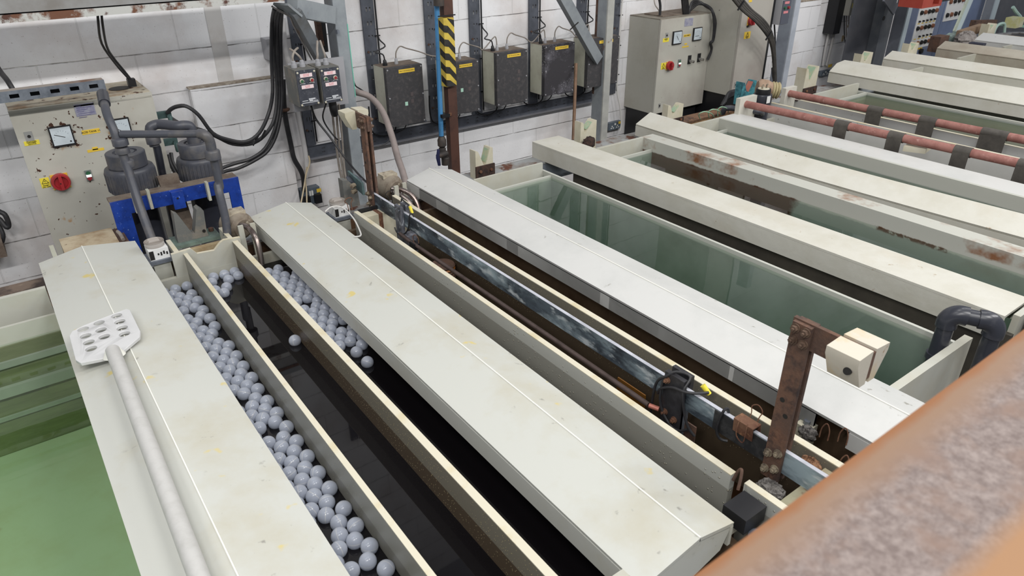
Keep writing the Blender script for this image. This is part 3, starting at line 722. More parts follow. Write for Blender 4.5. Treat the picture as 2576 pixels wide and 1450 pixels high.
def lamp_button(parent, px, Y, h=.052):
    p = PY(*px, Y); x, z = p.x, p.z
    pl = MB().box(x-.014, x+.014, Y-.008, Y, z-h/2, z+h/2).bevel(.011, 4).build('indicator_button', mat('button_bezel', (120, 126, 124), .35), parent)
    MB().cone((x, Y-.0082, z+.012), (x, Y-.011, z+.012), .0105, .0105, 16).build('green_button', M_green_btn, pl)
    MB().cone((x, Y-.0082, z-.014), (x, Y-.011, z-.014), .0105, .0105, 16).build('red_button', M_red_btn, pl)
    MB().box(x-.011, x+.011, Y-.014, Y-.0082, z-.006, z+.005).bevel(.002, 2).build('lamp_lens', mat('lit_lens', (240, 242, 240), .3, emit=1.6), pl)
def cable(name, label, pts, r, m, cat='cable', group=None, seg=8):
    return MB().tube(pts, r, seg).build(name, m, label=label, cat=cat, group=group)
def gland(parent, p, m=M_black, r=.011, h=.03):
    return MB().lathe([(r*1.25, 0), (r*1.25, h*.35), (r, h*.4), (r*.9, h*.8), (r*.5, h)], p, UP, 14).build('cable_gland', m, parent)

# ---------------------------------------------------------------- rust-spotted rectifier cabinet on the left
YC = 3.94
tl, tr = PY(19, 279, YC), PY(374, 232, YC); zt = tl.z; zb = PY(414, 607, YC).z; x0, x1 = tl.x, tr.x+.012
cab = thing('control_cabinet', 'grey rust-spotted electrical cabinet with two square meters, behind the paddle lid', 'cabinet', ((x0+x1)/2, 4.1, zb))
MB().box(x0+.004, x1-.004, YC+.02, WALL-.002, zb, zt-.012).build('body', M_cab_plain, cab)
MB().box(x0+.004, x1-.004, YC+.012, WALL-.002, zt-.0118, zt+.002).build('roof', M_cab_top, cab)
door = MB().box(x0, x1, YC, YC+.018, zb+.01, zt-.002).bevel(.006, 3).build('door', M_cab, cab)
MB().box(x0+.005, x1-.005, YC-.002, YC+.004, zt-.024, zt-.017).build('drip_edge', M_cab_plain, cab)
p = PY(300, 214, 4.08); MB().lathe([(.05, 0), (.05, .002)], (p.x, 4.10, zt+.003), UP, 24).build('roof_hole', M_ink, cab)
mp = PY(333, 216, 4.12)
g1 = MB().box(mp.x-.018, mp.x+.018, 4.10, 4.14, zt+.002, zt+.04).bevel(.004, 2).build('cable_entry', M_black, cab)
c1_, c2_ = PY(118, 321, YC), PY(268, 302, YC); door.data.materials[0] = cabdoor([(c1_.x+.048, c1_.z-.048), (c2_.x+.048, c2_.z-.048)])
meter(cab, (118, 321), YC); meter(cab, (268, 302), YC, needle=(-.030, .01, .016, -.02))
np_ = plate('rating_plate', mat('rating_plate_metal', (178, 178, 190), .4, .3, dirt=((150, 150, 176), 40, .4, .6)), cab, (184, 264), (243, 287), YC, .002)
mb = MB()
a, b = PY(184, 264, YC), PY(243, 287, YC)
for k in range(7): mb.box(a.x+.008, a.x+.03+.06*((k*37) % 10)/10, YC-.003, YC-.0021, a.z-.010-k*.009, a.z-.0075-k*.009)
mb.build('print_lines', mat('violet_print', (104, 100, 140), .6), np_)
lb = plate('name_label', M_yellow, cab, (204.5, 329), (252.5, 333), YC, .0015)
a, b = PY(204.5, 329, YC), PY(252.5, 333, YC); text('ACID TANK 11', 'lettering', M_ink, lb, ((a.x+b.x)/2, YC-.002, (a.z+b.z)/2), RT, UP, .0125)
plate('tape_label', M_yellow, cab, (231, 371), (247, 376), YC, .0012); plate('tape_label', M_yellow, cab, (219, 378), (262.5, 377.5), YC, .0012)
lk = lock(cab, (73, 343), YC, .032, .044)
warn_label(cab, (59, 357), (101, 362), YC, (('DANGER', .010), ('ISOLATE BEFORE', .0042), ('OPENING COVER', .0042)), tri=False)
rotary(cab, (152, 456), YC, .074, .042)
warn_label(cab, (98, 450), (129.5, 470), YC, (('Danger', .0085), ('240 Volts', .0085)))
lamp_button(cab, (223, 441), YC)
# galvanised slotted angle in front of the cabinet top
Yr = 3.80
a, b, c = PY(-160, 253, Yr), PY(262, 200, Yr), PY(268, 226, Yr)
rl = thing('slotted_rail', 'galvanised slotted rail running off the left edge above the rusty cabinet', 'rail', ((a.x+b.x)/2, Yr, c.z))
zt2 = b.z; zb2 = c.z; zc = (zt2+zb2)/2; hh = (zt2-zb2)
mb = MB(); mb.box(-1.2, c.x, Yr-.002, Yr+.001, zt2-hh*.32, zt2); mb.box(-1.2, c.x, Yr-.002, Yr+.001, zb2, zb2+hh*.32)
sl = []; xx = c.x-.030
k = 0
xs = [c.x]
while xx > -1.15: xs += [xx, xx-.036]; xx -= .078
for i in range(0, len(xs)-1, 2): mb.box(xs[i+1], xs[i], Yr-.002, Yr+.001, zt2-hh*.32, zb2+hh*.32)
mb.build('slotted_face', M_galv, rl)
MB().box(-1.2, c.x-.002, Yr+.0012, Yr+.055, zt2-.003, zt2).build('top_flange', mat('rail_top_rusty', (150, 142, 134), .6, .2, dirt=((112, 78, 58), 7, .5, .66)), rl)
MB().box(-1.2, c.x-.002, Yr+.0012, Yr+.055, zb2, zb2+.003).build('bottom_flange', M_galv, rl)
MB().box(-1.2, c.x-.002, Yr+.052, Yr+.055, zb2+.003, zt2-.003).build('back_web', M_black, rl)
# two cables from the crane beam into the cabinet roof
for k, (r_, pts) in enumerate(((.0055, ((246, 20, 3.75), (247, 55, 3.78), (256, 110, 3.95), (290, 160, 4.05), (318, 192, 4.1), (330, 206, 4.12))), (.0055, ((254, 20, 3.75), (258, 60, 3.8), (268, 115, 3.95), (285, 145, 4.05), (312, 178, 4.1), (334, 206, 4.12))))):
    cable('power_cable', ('left-hand black cable hanging from the overhead beam to the rusty cabinet roof', 'right-hand black cable hanging from the overhead beam to the rusty cabinet roof')[k], [PY(*p) for p in pts], r_, M_rubber)
cable('power_cable', 'thick black cable slanting behind the slotted rail at the left edge', [PY(-60, 80, 4.15), PY(-5, 172, 4.1), PY(20, 205, 4.0), PY(46, 250, 3.97)], .012, M_rubber)
# things at the extreme left
th = thing('wall_hose_coil', 'black hose loops hanging on the wall at the left edge', 'hose', PY(0, 560, 4.2))
MB().tube([PY(*p) for p in ((-40, 470, 4.2), (-10, 525, 4.2), (12, 540, 4.18), (22, 565, 4.18), (16, 572, 4.18), (-6, 548, 4.2), (-40, 545, 4.2))], .012).build('hose_loop', M_rubber, th)
MB().tube([PY(*p) for p in ((-40, 540, 4.22), (-8, 560, 4.22), (8, 590, 4.2), (6, 610, 4.2))], .010).build('hose_loop', M_rubber, th)
a = PY(-60, 612, 4.2); b = PY(16, 632, 4.2)
MB().box(a.x, b.x, 4.12, WALL-.002, b.z, PY(10, 596, 4.2).z).bevel(.003, 1).build('wall_ledge', M_dust, label='dusty brown bracket on the wall at the left edge', cat='bracket')

# ---------------------------------------------------------------- overhead crane beam, column and braces
YB = 3.70
def zrow(px, py): return PY(px, py, YB).z
zb0 = zrow(0, 59.5); zb1 = zrow(0, 39); zg1 = zrow(0, 9)
bm = thing('crane_beam', 'rust-patched horizontal steel beam across the top left corner', 'beam', (0, YB, zb0))
xe = PY(716, 5, YB).x
MB().box(-2.4, xe, YB, YB+.13, zb0, zb1).build('bottom_flange', M_peel, bm)
MB().box(-2.4, xe, YB+.05, YB+.07, zb1, zb1+.16).build('web', M_steel_grey, bm)
MB().box(-2.4, xe, YB+.004, YB+.02, zb1+.006, zb1+.07).build('side_strip', mat('dull_strip', (150, 150, 150), .6, dirt=((126, 122, 118), 5, .4, .7)), bm)
MB().box(-2.4, xe, YB, YB+.13, zb1+.0705, zb1+.09).build('top_flange', M_rust2, bm)
YK = 3.92
def column(name, label, pxl, pxm, pxr, Y, ztop, zbot, mf, ms):  # ms: darker side colour, standing in for shade on the column
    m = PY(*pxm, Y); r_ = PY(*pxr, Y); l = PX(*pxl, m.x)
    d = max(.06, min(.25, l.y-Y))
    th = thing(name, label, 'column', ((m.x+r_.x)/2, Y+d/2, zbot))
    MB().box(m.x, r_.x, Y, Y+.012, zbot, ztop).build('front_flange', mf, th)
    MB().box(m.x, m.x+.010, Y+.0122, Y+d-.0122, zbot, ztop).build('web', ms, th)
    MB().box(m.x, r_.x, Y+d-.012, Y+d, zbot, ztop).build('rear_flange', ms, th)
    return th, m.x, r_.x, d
col1, c1a, c1b, c1d = column('steel_column', 'grey steel column carrying the twin push-button boxes', (831, 130), (852, 130), (884, 150), YK, 3.3, 0, M_steel_grey, M_steel_dark)
# green paint drip line on the right edge
MB().box(c1b-.003, c1b+.002, YK-.002, YK+.010, PY(885, 245, YK).z, PY(875, 60, YK).z).build('paint_edge', mat('mint_paint', (110, 190, 168), .5), col1)
p = PY(836, 80, YK); MB().box(c1a-.006, c1a+.006, YK-.03, YK-.002, p.z-.01, p.z+.01).build('square_nut', M_galv, col1)
# bracket arms from the column up to the beam
br = thing('beam_bracket', 'grey steel bracket arms joining the column to the rusty overhead beam', 'bracket', PY(760, 40, 3.85))
MB().bar(PY(735, 18, 3.80), PY(832, 38, 3.93), .07, .09).build('top_arm', M_steel_grey, br)
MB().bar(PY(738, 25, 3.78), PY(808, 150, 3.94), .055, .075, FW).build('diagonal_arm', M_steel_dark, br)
MB().bar(PY(706, 10, 3.76), PY(742, 40, 3.80), .10, .012).build('gusset_plate', M_steel_grey, br)
MB().tube([PY(684, 16, 3.74), PY(730, 42, 3.76), PY(738, 62, 3.78), PY(784, 150, 3.86)], .005, 6, 1).build('weld_wire', M_chrome, br)
MB().bar(PY(797, 44, 4.1), PY(808, 115, 4.1), .03, .03).build('rusty_pipe', M_rust, label='short rusty pipe behind the column brace', cat='pipe')
MB().bar(PY(808, 40, 4.15), PY(818, 130, 4.15), .03, .03).build('dark_pipe', M_black, label='dark upright pipe between brace and column', cat='pipe')

# ---------------------------------------------------------------- grey filter chambers with pipework and blue frame
YF = 3.62
def chamber(label, cx, ytop, wu, wn, wl, dz):
    p = PY(cx, ytop, YF); th = thing('filter_chamber', label, 'filter', (p.x, YF, .55))
    ru, rn, rl = rpx(p, wu)/2, rpx(p, wn)/2, rpx(p, wl)/2; z = p.z
    MB().lathe([(ru, 0), (ru, .062), (ru*.96, .066), (ru*.62, .066), (ru*.60, .058), (ru*.5, .058), (ru*.48, .064), (0.001, .064)], (p.x, YF, z-.066), UP, 40).build('cap', M_pvc, th)
    mb = MB(); n = 36
    mb.lathe([(rn*.94, 0), (rn, .012), (rn, .10), (rn*.96, .112), (rn*.90, .116), (ru*.9, .116)], (p.x, YF, z-.185), UP, 40)
    for k in range(n):
        a = 2*PI*k/n; q = Vector((p.x+rn*math.cos(a), YF+rn*math.sin(a), z-.175)); mb.bar(q, q+Vector((0, 0, .085)), .004, .004)
    mb.build('union_nut', M_pvc, th)
    MB().cone((p.x, YF, .62), (p.x, YF, z-.186), rl, rl, 36).build('barrel', M_pvc_dark, th)
    MB().cone((p.x, YF, .52), (p.x, YF, .6195), rl*1.15, rl*1.15, 36).build('foot', M_pvc_dark, th)
    return th, p
F1, f1 = chamber('grey plastic filter chamber with ribbed nut, left of the pair', 313, 381, 92, 117, 91, 0)
F2, f2 = chamber('grey plastic filter chamber with ribbed nut, right of the pair below the looping pipe', 489, 357, 82, 105, 80, 0)
def union(th, p, r, h, m=M_pvc):
    return MB().lathe([(r*.8, -h*.5), (r, -h*.42), (r, h*.3), (r*.92, h*.4), (r*.7, h*.5)], p, UP, 24).build('union_nut', m, th)
YP = 3.36
top = PY(266, 262, YP); xA = top.x
pa = thing('riser_pipe', 'grey plastic riser pipe with union nuts in front of the left filter chamber', 'pipe', (xA, YP, 1.0))
pA = lambda py: Vector((xA+.004, YP, PY(300, py, YP).z))
zA_bot = PY(388, 612, 3.2).z
pts = [PY(258, 238, 3.60), PY(262, 258, 3.52), PY(270, 290, 3.42), PY(287, 330, 3.37), PY(300, 372, YP)]
MB().tube(pts, .0175, 14).build('upper_bend', M_pvc, pa)
MB().tube([PY(258, 236, 3.60), PY(263, 262, 3.51)], .024, 14, 1).build('coupling', M_pvc_dark, pa)
lower = [PY(300, 366, YP), PY(320, 420, 3.34), PY(352, 520, 3.27), PY(386, 612, 3.16)]
MB().tube(lower, .0185, 14).build('lower_pipe', M_pvc, pa)
for (px, py, rr, hh2) in ((302, 357, 19, .035), (308, 378, 17, .03), (321, 411, 16.5, .035)):
    p = PY(px, py, 3.355); union(pa, p, rpx(p, rr), hh2)
pb = thing('cross_pipe', 'grey plastic pipe crossing level between the two filter chambers', 'pipe', PY(410, 338, 3.4))
zc = PY(308, 337, YP+.02).z
qa, qb = PY(304, 338, YP), PZ(500, 337, zc)
MB().tube([qa, qb], .016, 14, 1).build('straight_pipe', M_pvc, pb)
q2 = PZ(517, 341, zc-.004); q3 = Vector((q2.x+.012, q2.y, zc-.07))
MB().tube([qb, PZ(508, 337.5, zc), q2, Vector((q2.x+.012, q2.y, zc-.03)), q3], .021, 14).build('elbow', M_pvc, pb)
pc = thing('riser_pipe', 'grey plastic riser pipe with one union nut in front of the right filter chamber', 'pipe', q3)
MB().tube([q3+Vector((0, 0, .02)), q3+Vector((.001, 0, -.16)), PY(548, 470, q3.y-.06), PY(566, 545, q3.y-.10), PY(572, 592, q3.y-.12)], .0175, 14).build('lower_pipe', M_pvc, pc)
union(pc, q3+Vector((0, 0, -.02)), .032, .045)
pd = thing('loop_pipe', 'dark grey looping pipe on top of the right filter chamber', 'pipe', (f2.x, YF, f2.z))
tz = PY(484, 312, YF).z
el = PY(374, 313, 3.72)
MB().tube([(f2.x, YF, f2.z-.003), (f2.x, YF, tz-.03), (f2.x-.006, YF, tz-.008), (f2.x-.03, YF, tz), (f2.x-.06, YF+.01, tz), (el.x+.05, 3.71, tz), (el.x+.02, 3.72, tz-.003), (el.x, 3.72, tz-.02), (el.x+.002, 3.72, tz-.10)], .0235, 14).build('bent_pipe', M_pvc, pd)
MB().cone((f2.x, YF, f2.z-.002), (f2.x, YF, f2.z+.05), .032, .03, 20).build('collar', M_pvc, pd)
un = PY(385.5, 352, 3.72); union(pd, un, .033, .04)
MB().tube([(el.x+.002, 3.72, tz-.09), un, PY(395, 372, 3.72), PY(410, 445, 3.72), (PY(425, 520, 3.72).x, 3.72, .75)], .0185, 12, 1).build('down_pipe', M_pvc_dark, pd)
# blue frame
YU = 3.42
a, b = PY(276, 512, YU), PY(601, 456, YU); zt = a.z; d_ = .09
bf = thing('pump_frame', 'bright blue steel frame in front of the two filter chambers', 'frame', ((a.x+b.x)/2, YU, .5))
hb = .062
w_ = PY(335, 560, YU).x-PY(288, 560, YU).x
mb = MB(); mb.prism([(a.x, YU, .52), (a.x+w_, YU, .52), (a.x+w_, YU, zt-hb-.004), (b.x-w_*.75, YU, zt-hb-.004), (b.x-w_*.75, YU, .52), (b.x, YU, .52), (b.x, YU, zt), (a.x, YU, zt)], (0, .012, 0))
mb.build('front_plate', M_blue, bf)
MB().box(a.x+.001, b.x-.001, YU+.0122, YU+d_, zt-.012, zt-.0005).build('top_plate', M_dust, bf)
m1, m2 = PY(432, 500, YU), PY(466, 515, YU)
MB().box(m1.x, m2.x, YU-.02, YU-.0005, zt-hb-.025, zt-.004).build('centre_lug', M_blue, bf)
MB().cone((m1.x+.022, YU-.0201, zt-.035), (m1.x+.022, YU-.0215, zt-.035), .005, .005, 10).build('bolt_hole', M_ink, bf)
pk = PY(400, 462, YU+.1)
MB().prism([(pk.x, YU+.10, zt+.04), (pk.x+.09, YU+.10, zt+.04), (pk.x+.13, YU+.10, .55), (pk.x+.05, YU+.10, .55)], (0, .03, 0)).build('dusty_mast', M_dust, bf)
for (px, py) in ((338, 505), (375, 495), (522, 475), (548, 470)):
    p = PY(px, py, YU-.012); MB().box(p.x-.007, p.x+.005, YU-.03, YU-.0005, p.z-.055, p.z+.035).build('pipe_clip', M_boxside, bf)

# heater box behind the paddle lid
Yh = 3.50
a, b = PY(148, 602, Yh), PY(279, 573, Yh)
hx = thing('dirty_cover_box', 'stained cream cover box behind the paddle lid, below the rusty cabinet', 'box', ((a.x+b.x)/2, 3.36, a.z-.1))
MB().box(a.x, b.x, 3.20, Yh, a.z-.14, a.z).bevel(.004, 2).build('cover', mat('stained_cream', (190, 176, 150), .7, dirt=[((146, 120, 90), 8, .42, .68)], spots=[((96, 70, 50), 30, .66, .72)], bump=.2), hx)
c = PY(296, 570, Yh); MB().box(b.x+.002, c.x+.01, 3.22, Yh-.01, a.z-.15, a.z-.006).build('end_strip', M_rust, hx)
c = PY(134, 612, Yh); MB().box(a.x-.045, a.x-.028, 3.20, Yh-.02, a.z-.15, a.z-.012).bevel(.003, 2).build('side_flange', M_boxside, hx)
MB().tube([PY(296, 583, 3.4), PY(303, 590, 3.35), PY(310, 603, 3.3)], .008).build('grey_hose', M_cable_grey, hx)
# clear-capped heater heads
def head_cap(label, px, py, zoff=0, Y=3.02):
    p = PY(px, py, Y); th = thing('sensor_head', label, 'sensor', (p.x, Y, p.z-.2))
    x, z = p.x, p.z; r = .036
    MB().box(x-.035, x+.040, Y-.045, Y+.035, z-.050, z-.004).bevel(.004, 2).build('label_box', M_white, th)
    MB().box(x-.0348, x-.018, Y-.0465, Y-.0452, z-.046, z-.008).build('dark_slot', M_ink, th)
    for k in range(4):
        MB().box(x-.004+k*.011, x+.002+k*.011, Y-.0462, Y-.0452, z-.030-.004*(k % 2), z-.022+.003*(k % 3)).build('print_mark', M_ink, th)
    MB().lathe([(r, 0), (r*1.06, .004), (r*1.06, .018), (r, .021), (r*.94, .021), (r*.93, .004), (0, .003)], (x, Y, z-.0035), UP, 32).build('clear_cap', M_clearcap, th)
    MB().lathe([(r*1.05, .0185), (r*1.08, .020), (r*1.05, .0225), (r*.97, .021)], (x, Y, z-.0035), UP, 32).build('cap_rim', M_cable_grey, th)
    mb = MB()
    for s in (-1, 1): mb.prism([(x-.030, Y+s*.012, z+.001), (x+.030, Y+s*.012, z+.001), (x+.018, Y+s*.012, z+.026), (x-.018, Y+s*.012, z+.026)], (0, .003, 0))
    mb.build('cap_fin', M_clearcap, th)
    MB().box(x-.045, x+.05, Y-.055, Y+.05, z-.066, z-.0505).build('support_plate', M_galv, th)
    MB().box(x-.030, x+.036, Y-.045, Y-.040, z-.28, z-.0662).build('guard', M_tank, th)
    for s in (-.016, .020): MB().cone((x+s, Y-.02, z-.30), (x+s, Y-.02, z-.0662), .007, .007, 10).build('heater_rod', M_heatpipe, th)
head_cap('clear-capped sensor head with white label box beside the end of the paddle lid', 389, 616)
head_cap('clear-capped sensor head with a white wire, behind the far end of the yellow-spotted lid', 849, 513, Y=3.05)
cable('thin_wire', 'white wire looping over the yellow-spotted lid from the sensor head', [PY(818, 533, 3.0), PY(834, 521, 3.0), PY(860, 522, 2.98), PY(888, 548, 2.86), PY(906, 583, 2.70), PY(906, 594, 2.64), PY(893, 596, 2.62)], .0035, M_white_cable, 'wire')
# grey V rest
Yv = 3.13
p0, p1 = PY(449, 612, Yv), PY(526, 596, Yv)
vr = thing('v_rest', 'grey cast metal V rest on a green plate beside the clear-capped sensor head', 'support', ((p0.x+p1.x)/2, Yv+.05, p0.z))
x0, x1 = p0.x, p1.x; z0 = p0.z; L, R_ = PY(437, 541, Yv), PY(499, 527, Yv)
vb = PY(487, 588, Yv)
MB().prism([(x0, Yv, z0), (x1, Yv, z0), (x1-.004, Yv, z0+.03), (R_.x+.020, Yv, R_.z-.012), (R_.x+.004, Yv, R_.z+.006), (R_.x-.008, Yv, R_.z), (vb.x+.006, Yv, vb.z), (vb.x-.004, Yv, vb.z), (L.x+.018, Yv, L.z-.008), (L.x, Yv, L.z+.006), (x0, Yv, z0+.03)], (0, .05, 0)).bevel(.002, 1).build('v_block', M_castgrey, vr)
MB().box(x0-.02, x1+.045, Yv-.03, Yv+.09, z0-.016, z0-.0005).build('base_plate', mat('green_grey_plate', (110, 128, 118), .7, dirt=((84, 96, 90), 14, .4, .65), bump=.3), vr)
p = PY(506, 578, Yv); MB().cone((p.x+.01, Yv-.001, p.z-.008), (p.x+.01, Yv-.004, p.z-.008), .007, .007, 12).build('bolt_hole', M_ink, vr)
p = PY(533, 590, Yv+.05); MB().cone((x1+.025, Yv+.05, z0), (x1+.025, Yv+.05, z0+.014), .012, .012, 6).build('bolt', M_rust, vr)
MB().box(x0-.1, x1+.06, Yv-.06, Yv-.034, z0-.09, z0-.02).build('timber_packer', M_woodbrown, label='stained packing strip under the green plate of the grey V rest', cat='packer')
# immersion heater heads with bent steel tubes
def heater(label, c, r, tubes, posts):
    th = thing('immersion_heater', label, 'heater', c)
    ax = Vector((.25, -.85, -.12)).normalized()
    MB().lathe([(r*.80, -.055), (r*.97, -.05), (r, -.04), (r, .02), (r*.93, .026), (r*.93, .034), (r*.70, .04), (r*.66, .046), (0.001, .046)], c, ax, 32).build('terminal_drum', M_castgrey_d, th)
    MB().box(c.x-.040, c.x+.040, c.y-.02, c.y+.04, c.z+r*.80, c.z+r*1.06).bevel(.004, 2).build('top_box', mat('dirty_white', (196, 186, 166), .7, dirt=((130, 116, 98), 14, .42, .62)), th)
    for t_ in tubes: MB().tube(t_, .0125, 14).build('steel_tube', M_heatpipe, th)
    for (pp_, h) in posts: MB().box(pp_.x-.011, pp_.x+.011, pp_.y-.006, pp_.y+.006, pp_.z-h, pp_.z).build('post', M_tank, th)
M_castgrey_d = mat('crusted_drum', (142, 132, 118), .75, dirt=[((110, 96, 82), 10, .42, .65)], spots=[((206, 196, 176), 16, .62, .70)], bump=.4)
c = PY(598, 566, 3.10)
heater('crusted round heater head with a shiny bent steel tube, left of the yellow-spotted lid', c, .064, [[PY(606, 566, 3.03), PY(622, 572, 2.98), PY(640, 592, 2.93), PY(650, 620, 2.90), PY(656, 650, 2.88), PY(658, 668, 2.87)]], [(PY(604, 568, 2.97), .16), (PY(634, 562, 2.99), .16)])
c = PY(980, 470, 3.12)
heater('crusted round heater head with two bent steel tubes, left of the smooth white lid', c, .066, [[PY(985, 475, 3.06), PY(1010, 478, 3.03), PY(1034, 490, 2.99), PY(1048, 510, 2.96), PY(1056, 535, 2.93)], [PY(985, 482, 3.06), PY(1008, 492, 3.02), PY(1028, 508, 2.98), PY(1042, 530, 2.95), PY(1046, 545, 2.93)]], [(PY(996, 468, 2.99), .14), (PY(1016, 460, 3.07), .14)])
# ---------------------------------------------------------------- hanging heavy cables left of the column, wall sockets, small box
def bundle(prefix, group, paths, r, m=M_rubber, labels=None):
    for i, p in enumerate(paths):
        cable('heavy_cable', labels[i] if labels else prefix, p, r if not isinstance(r, (list, tuple)) else r[i], m, group=group)
Yc = 4.02
def cpath(pts): return [PY(x, y, Y) for x, y, Y in pts]
bundle('', 'heavy black cables from the beam bracket to the rusty cabinet',
 [cpath([(690, 22, 3.8), (684, 60, 3.95), (683, 150, 4.05), (686, 230, 4.05), (676, 285, 4.05), (652, 335, 4.0), (618, 357, 4.0), (575, 352, 4.0), (535, 335, 4.0), (500, 290, 4.0), (470, 268, 4.02), (446, 268, 4.05), (430, 275, 4.07), (420, 285, 4.08)]),
  cpath([(697, 25, 3.8), (691, 70, 3.97), (692, 150, 4.07), (697, 230, 4.07), (690, 300, 4.05), (664, 342, 4.02), (630, 362, 4.02), (585, 362, 4.02), (545, 344, 4.02), (505, 327, 4.02), (470, 318, 4.04), (447, 308, 4.06), (428, 296, 4.08)]),
  cpath([(703, 28, 3.8), (698, 80, 3.97), (700, 170, 4.07), (703, 245, 4.07), (694, 315, 4.05), (668, 372, 4.05), (630, 400, 4.05), (590, 412, 4.05), (555, 425, 4.03), (500, 455, 3.99), (458, 440, 4.0), (436, 412, 4.02), (430, 385, 4.05)]),
  cpath([(709, 30, 3.8), (706, 90, 3.97), (708, 180, 4.07), (709, 255, 4.07), (698, 330, 4.05), (675, 378, 4.05), (640, 404, 4.05), (598, 424, 4.05), (560, 434, 4.03), (505, 466, 3.99), (455, 450, 4.0), (430, 415, 4.02), (424, 390, 4.05)])],
 [.0105, .0105, .010, .010],
 labels=['outermost heavy black cable of the drooping bundle, ending at the upper copper lug', 'second heavy black cable of the drooping bundle, passing behind the loop pipe', 'third heavy black cable, drooping lower towards the right filter chamber', 'innermost heavy black cable, drooping lowest towards the right filter chamber'])
# cable ties on the bundle
for k, (x, y) in enumerate(((658, 338), (640, 352))):
    p = PY(x, y, 4.01); MB().bar(p+Vector((-.02, -.02, -.025)), p+Vector((.02, -.02, .025)), .006, .012, FW).build('cable_tie', M_black, label=('upper', 'lower')[k]+' black tie around the drooping cable bundle', cat='cable tie')
# lugs on the side of the cabinet
for k, (x, y) in enumerate(((402, 290), (418, 358))):
    a = PY(x, y, 4.10); th = thing('copper_lug', ('upper', 'lower')[k]+' green-tarnished terminal bar sticking out of the rusty cabinet side', 'terminal', a)
    x1 = PY(x+28, y-4, 4.10).x
    MB().box(.655, x1, 4.09, 4.11, a.z-.018, a.z+.018).build('bar', M_lug, th)
    MB().cone((x1-.016, 4.089, a.z-.006), (x1-.016, 4.07, a.z-.006), .012, .012, 6).build('nut', M_lug, th)
    MB().lathe([(.010, 0), (.013, .01), (.013, .04), (.008, .05)], (x1-.012, 4.075, a.z-.055), UP, 12).build('cable_shoe', M_lug, th)
# narrow junction box behind the cables
a, b = PY(667, 99, 4.2), PY(690, 150, 4.2)
th = thing('junction_box', 'small grey junction box with yellow labels behind the hanging black cables', 'box', ((a.x+b.x)/2, 4.24, b.z))
MB().box(a.x, b.x+.02, 4.19, WALL-.002, b.z, a.z).bevel(.006, 2).build('body', M_encl, th)
plate('yellow_label', M_yellow, th, (678, 104), (688, 112), 4.19); plate('yellow_label', M_yellow, th, (678, 128), (695, 135), 4.19)
# conduit and drain pipes on the wall left of the column
MB().tube(cpath([(711, 45, 4.25), (716, 110, 4.25), (727, 170, 4.25), (748, 280, 4.25), (764, 360, 4.25), (772, 420, 4.25), (768, 448, 4.24)]), .016).build('wall_conduit', mat('white_conduit', (206, 204, 204), .5), label='white conduit running down the wall left of the twin push-button boxes', cat='conduit')
th = thing('drain_pipe', 'black pipe with a rusty flange running down the wall to the left socket', 'pipe', PY(730, 380, 4.2))
MB().tube(cpath([(712, 200, 4.2), (716, 282, 4.2), (732, 365, 4.2), (740, 400, 4.2), (757, 430, 4.2), (764, 455, 4.21), (765, 480, 4.22)]), .0155).build('pipe', M_rubber, th)
p = PY(715, 279, 4.2); MB().lathe([(.03, 0), (.034, .006), (.034, .012), (.022, .016), (.0, .016)], p, UP, 20).build('flange', M_rust, th)
def socket(label, tl, br, Y, lab=None, cover=False):
    a, b = PY(*tl, Y), PY(*br, Y); th = thing('wall_socket', label, 'socket', ((a.x+b.x)/2, Y, b.z))
    MB().box(a.x, b.x, Y, WALL-.002, b.z, a.z).bevel(.008, 3).build('housing', mat('socket_grey', (92, 102, 112), .45, dirt=((76, 84, 92), 14, .45, .7)), th)
    w, h = b.x-a.x, a.z-b.z
    if cover:
        for k in (.02, .62): MB().box(a.x+w*(.02+k*.98), a.x+w*(.36+k*.98), Y-.03, Y-.0005, b.z+h*.05, b.z+h*.60).bevel(.008, 3).build('plug', M_black, th)
        for k in (.42, .54): MB().box(a.x+w*k, a.x+w*(k+.09), Y-.006, Y-.0005, b.z+h*.55, b.z+h*.85).build('switch', M_white, th)
    else:
        for k in (.16, .58):
            for (dx, dz) in ((.06, .42), (0, .18), (.15, .18)): MB().box(a.x+w*(k+dx), a.x+w*(k+dx+.07), Y-.002, Y-.0003, b.z+h*dz, b.z+h*(dz+.16)).build('pin_hole', M_white, th)
        MB().box(a.x+w*.42, a.x+w*.52, Y-.005, Y-.0003, b.z+h*.62, b.z+h*.85).build('switch', M_white, th)
    if lab: plate('yellow_label', M_yellow, th, lab[0], lab[1], Y, .002)
    return th
socket('grey double wall socket with two black plugs behind the far end of the yellow-spotted lid', (755, 480), (809, 508), 4.22, ((796, 476), (808, 482)), cover=True)
cable('thin_wire', 'cream wire hanging from the wall to behind the yellow-spotted lid', cpath([(776, 392, 4.2), (779, 410, 4.19), (770, 440, 4.17), (765, 470, 4.16), (757, 512, 4.1)]), .005, M_cream_cable, 'wire')
cable('thin_wire', 'second cream wire beside the first, over the left wall socket', cpath([(772, 420, 4.2), (768, 450, 4.18), (771, 480, 4.16), (772, 512, 4.1)]), .0045, M_cream_cable, 'wire')
socket('grey double wall socket with white plug, right of the rust-edged column', (1532, 311), (1563, 322), 4.24, ((1556, 306), (1564, 310)))
socket('grey wall socket at the foot of the two white conduits, behind the olive water', (2068, 180), (2086, 188), 4.24, ((2084, 163), (2092, 168)))
cable('thin_wire', 'white flex down the wall to the socket beside the rust-edged column', cpath([(1566, 0, 4.2), (1561, 60, 4.2), (1555, 150, 4.2), (1552, 225, 4.21), (1560, 270, 4.2), (1563, 310, 4.2), (1559, 330, 4.2)]), .006, M_white_cable, 'wire')

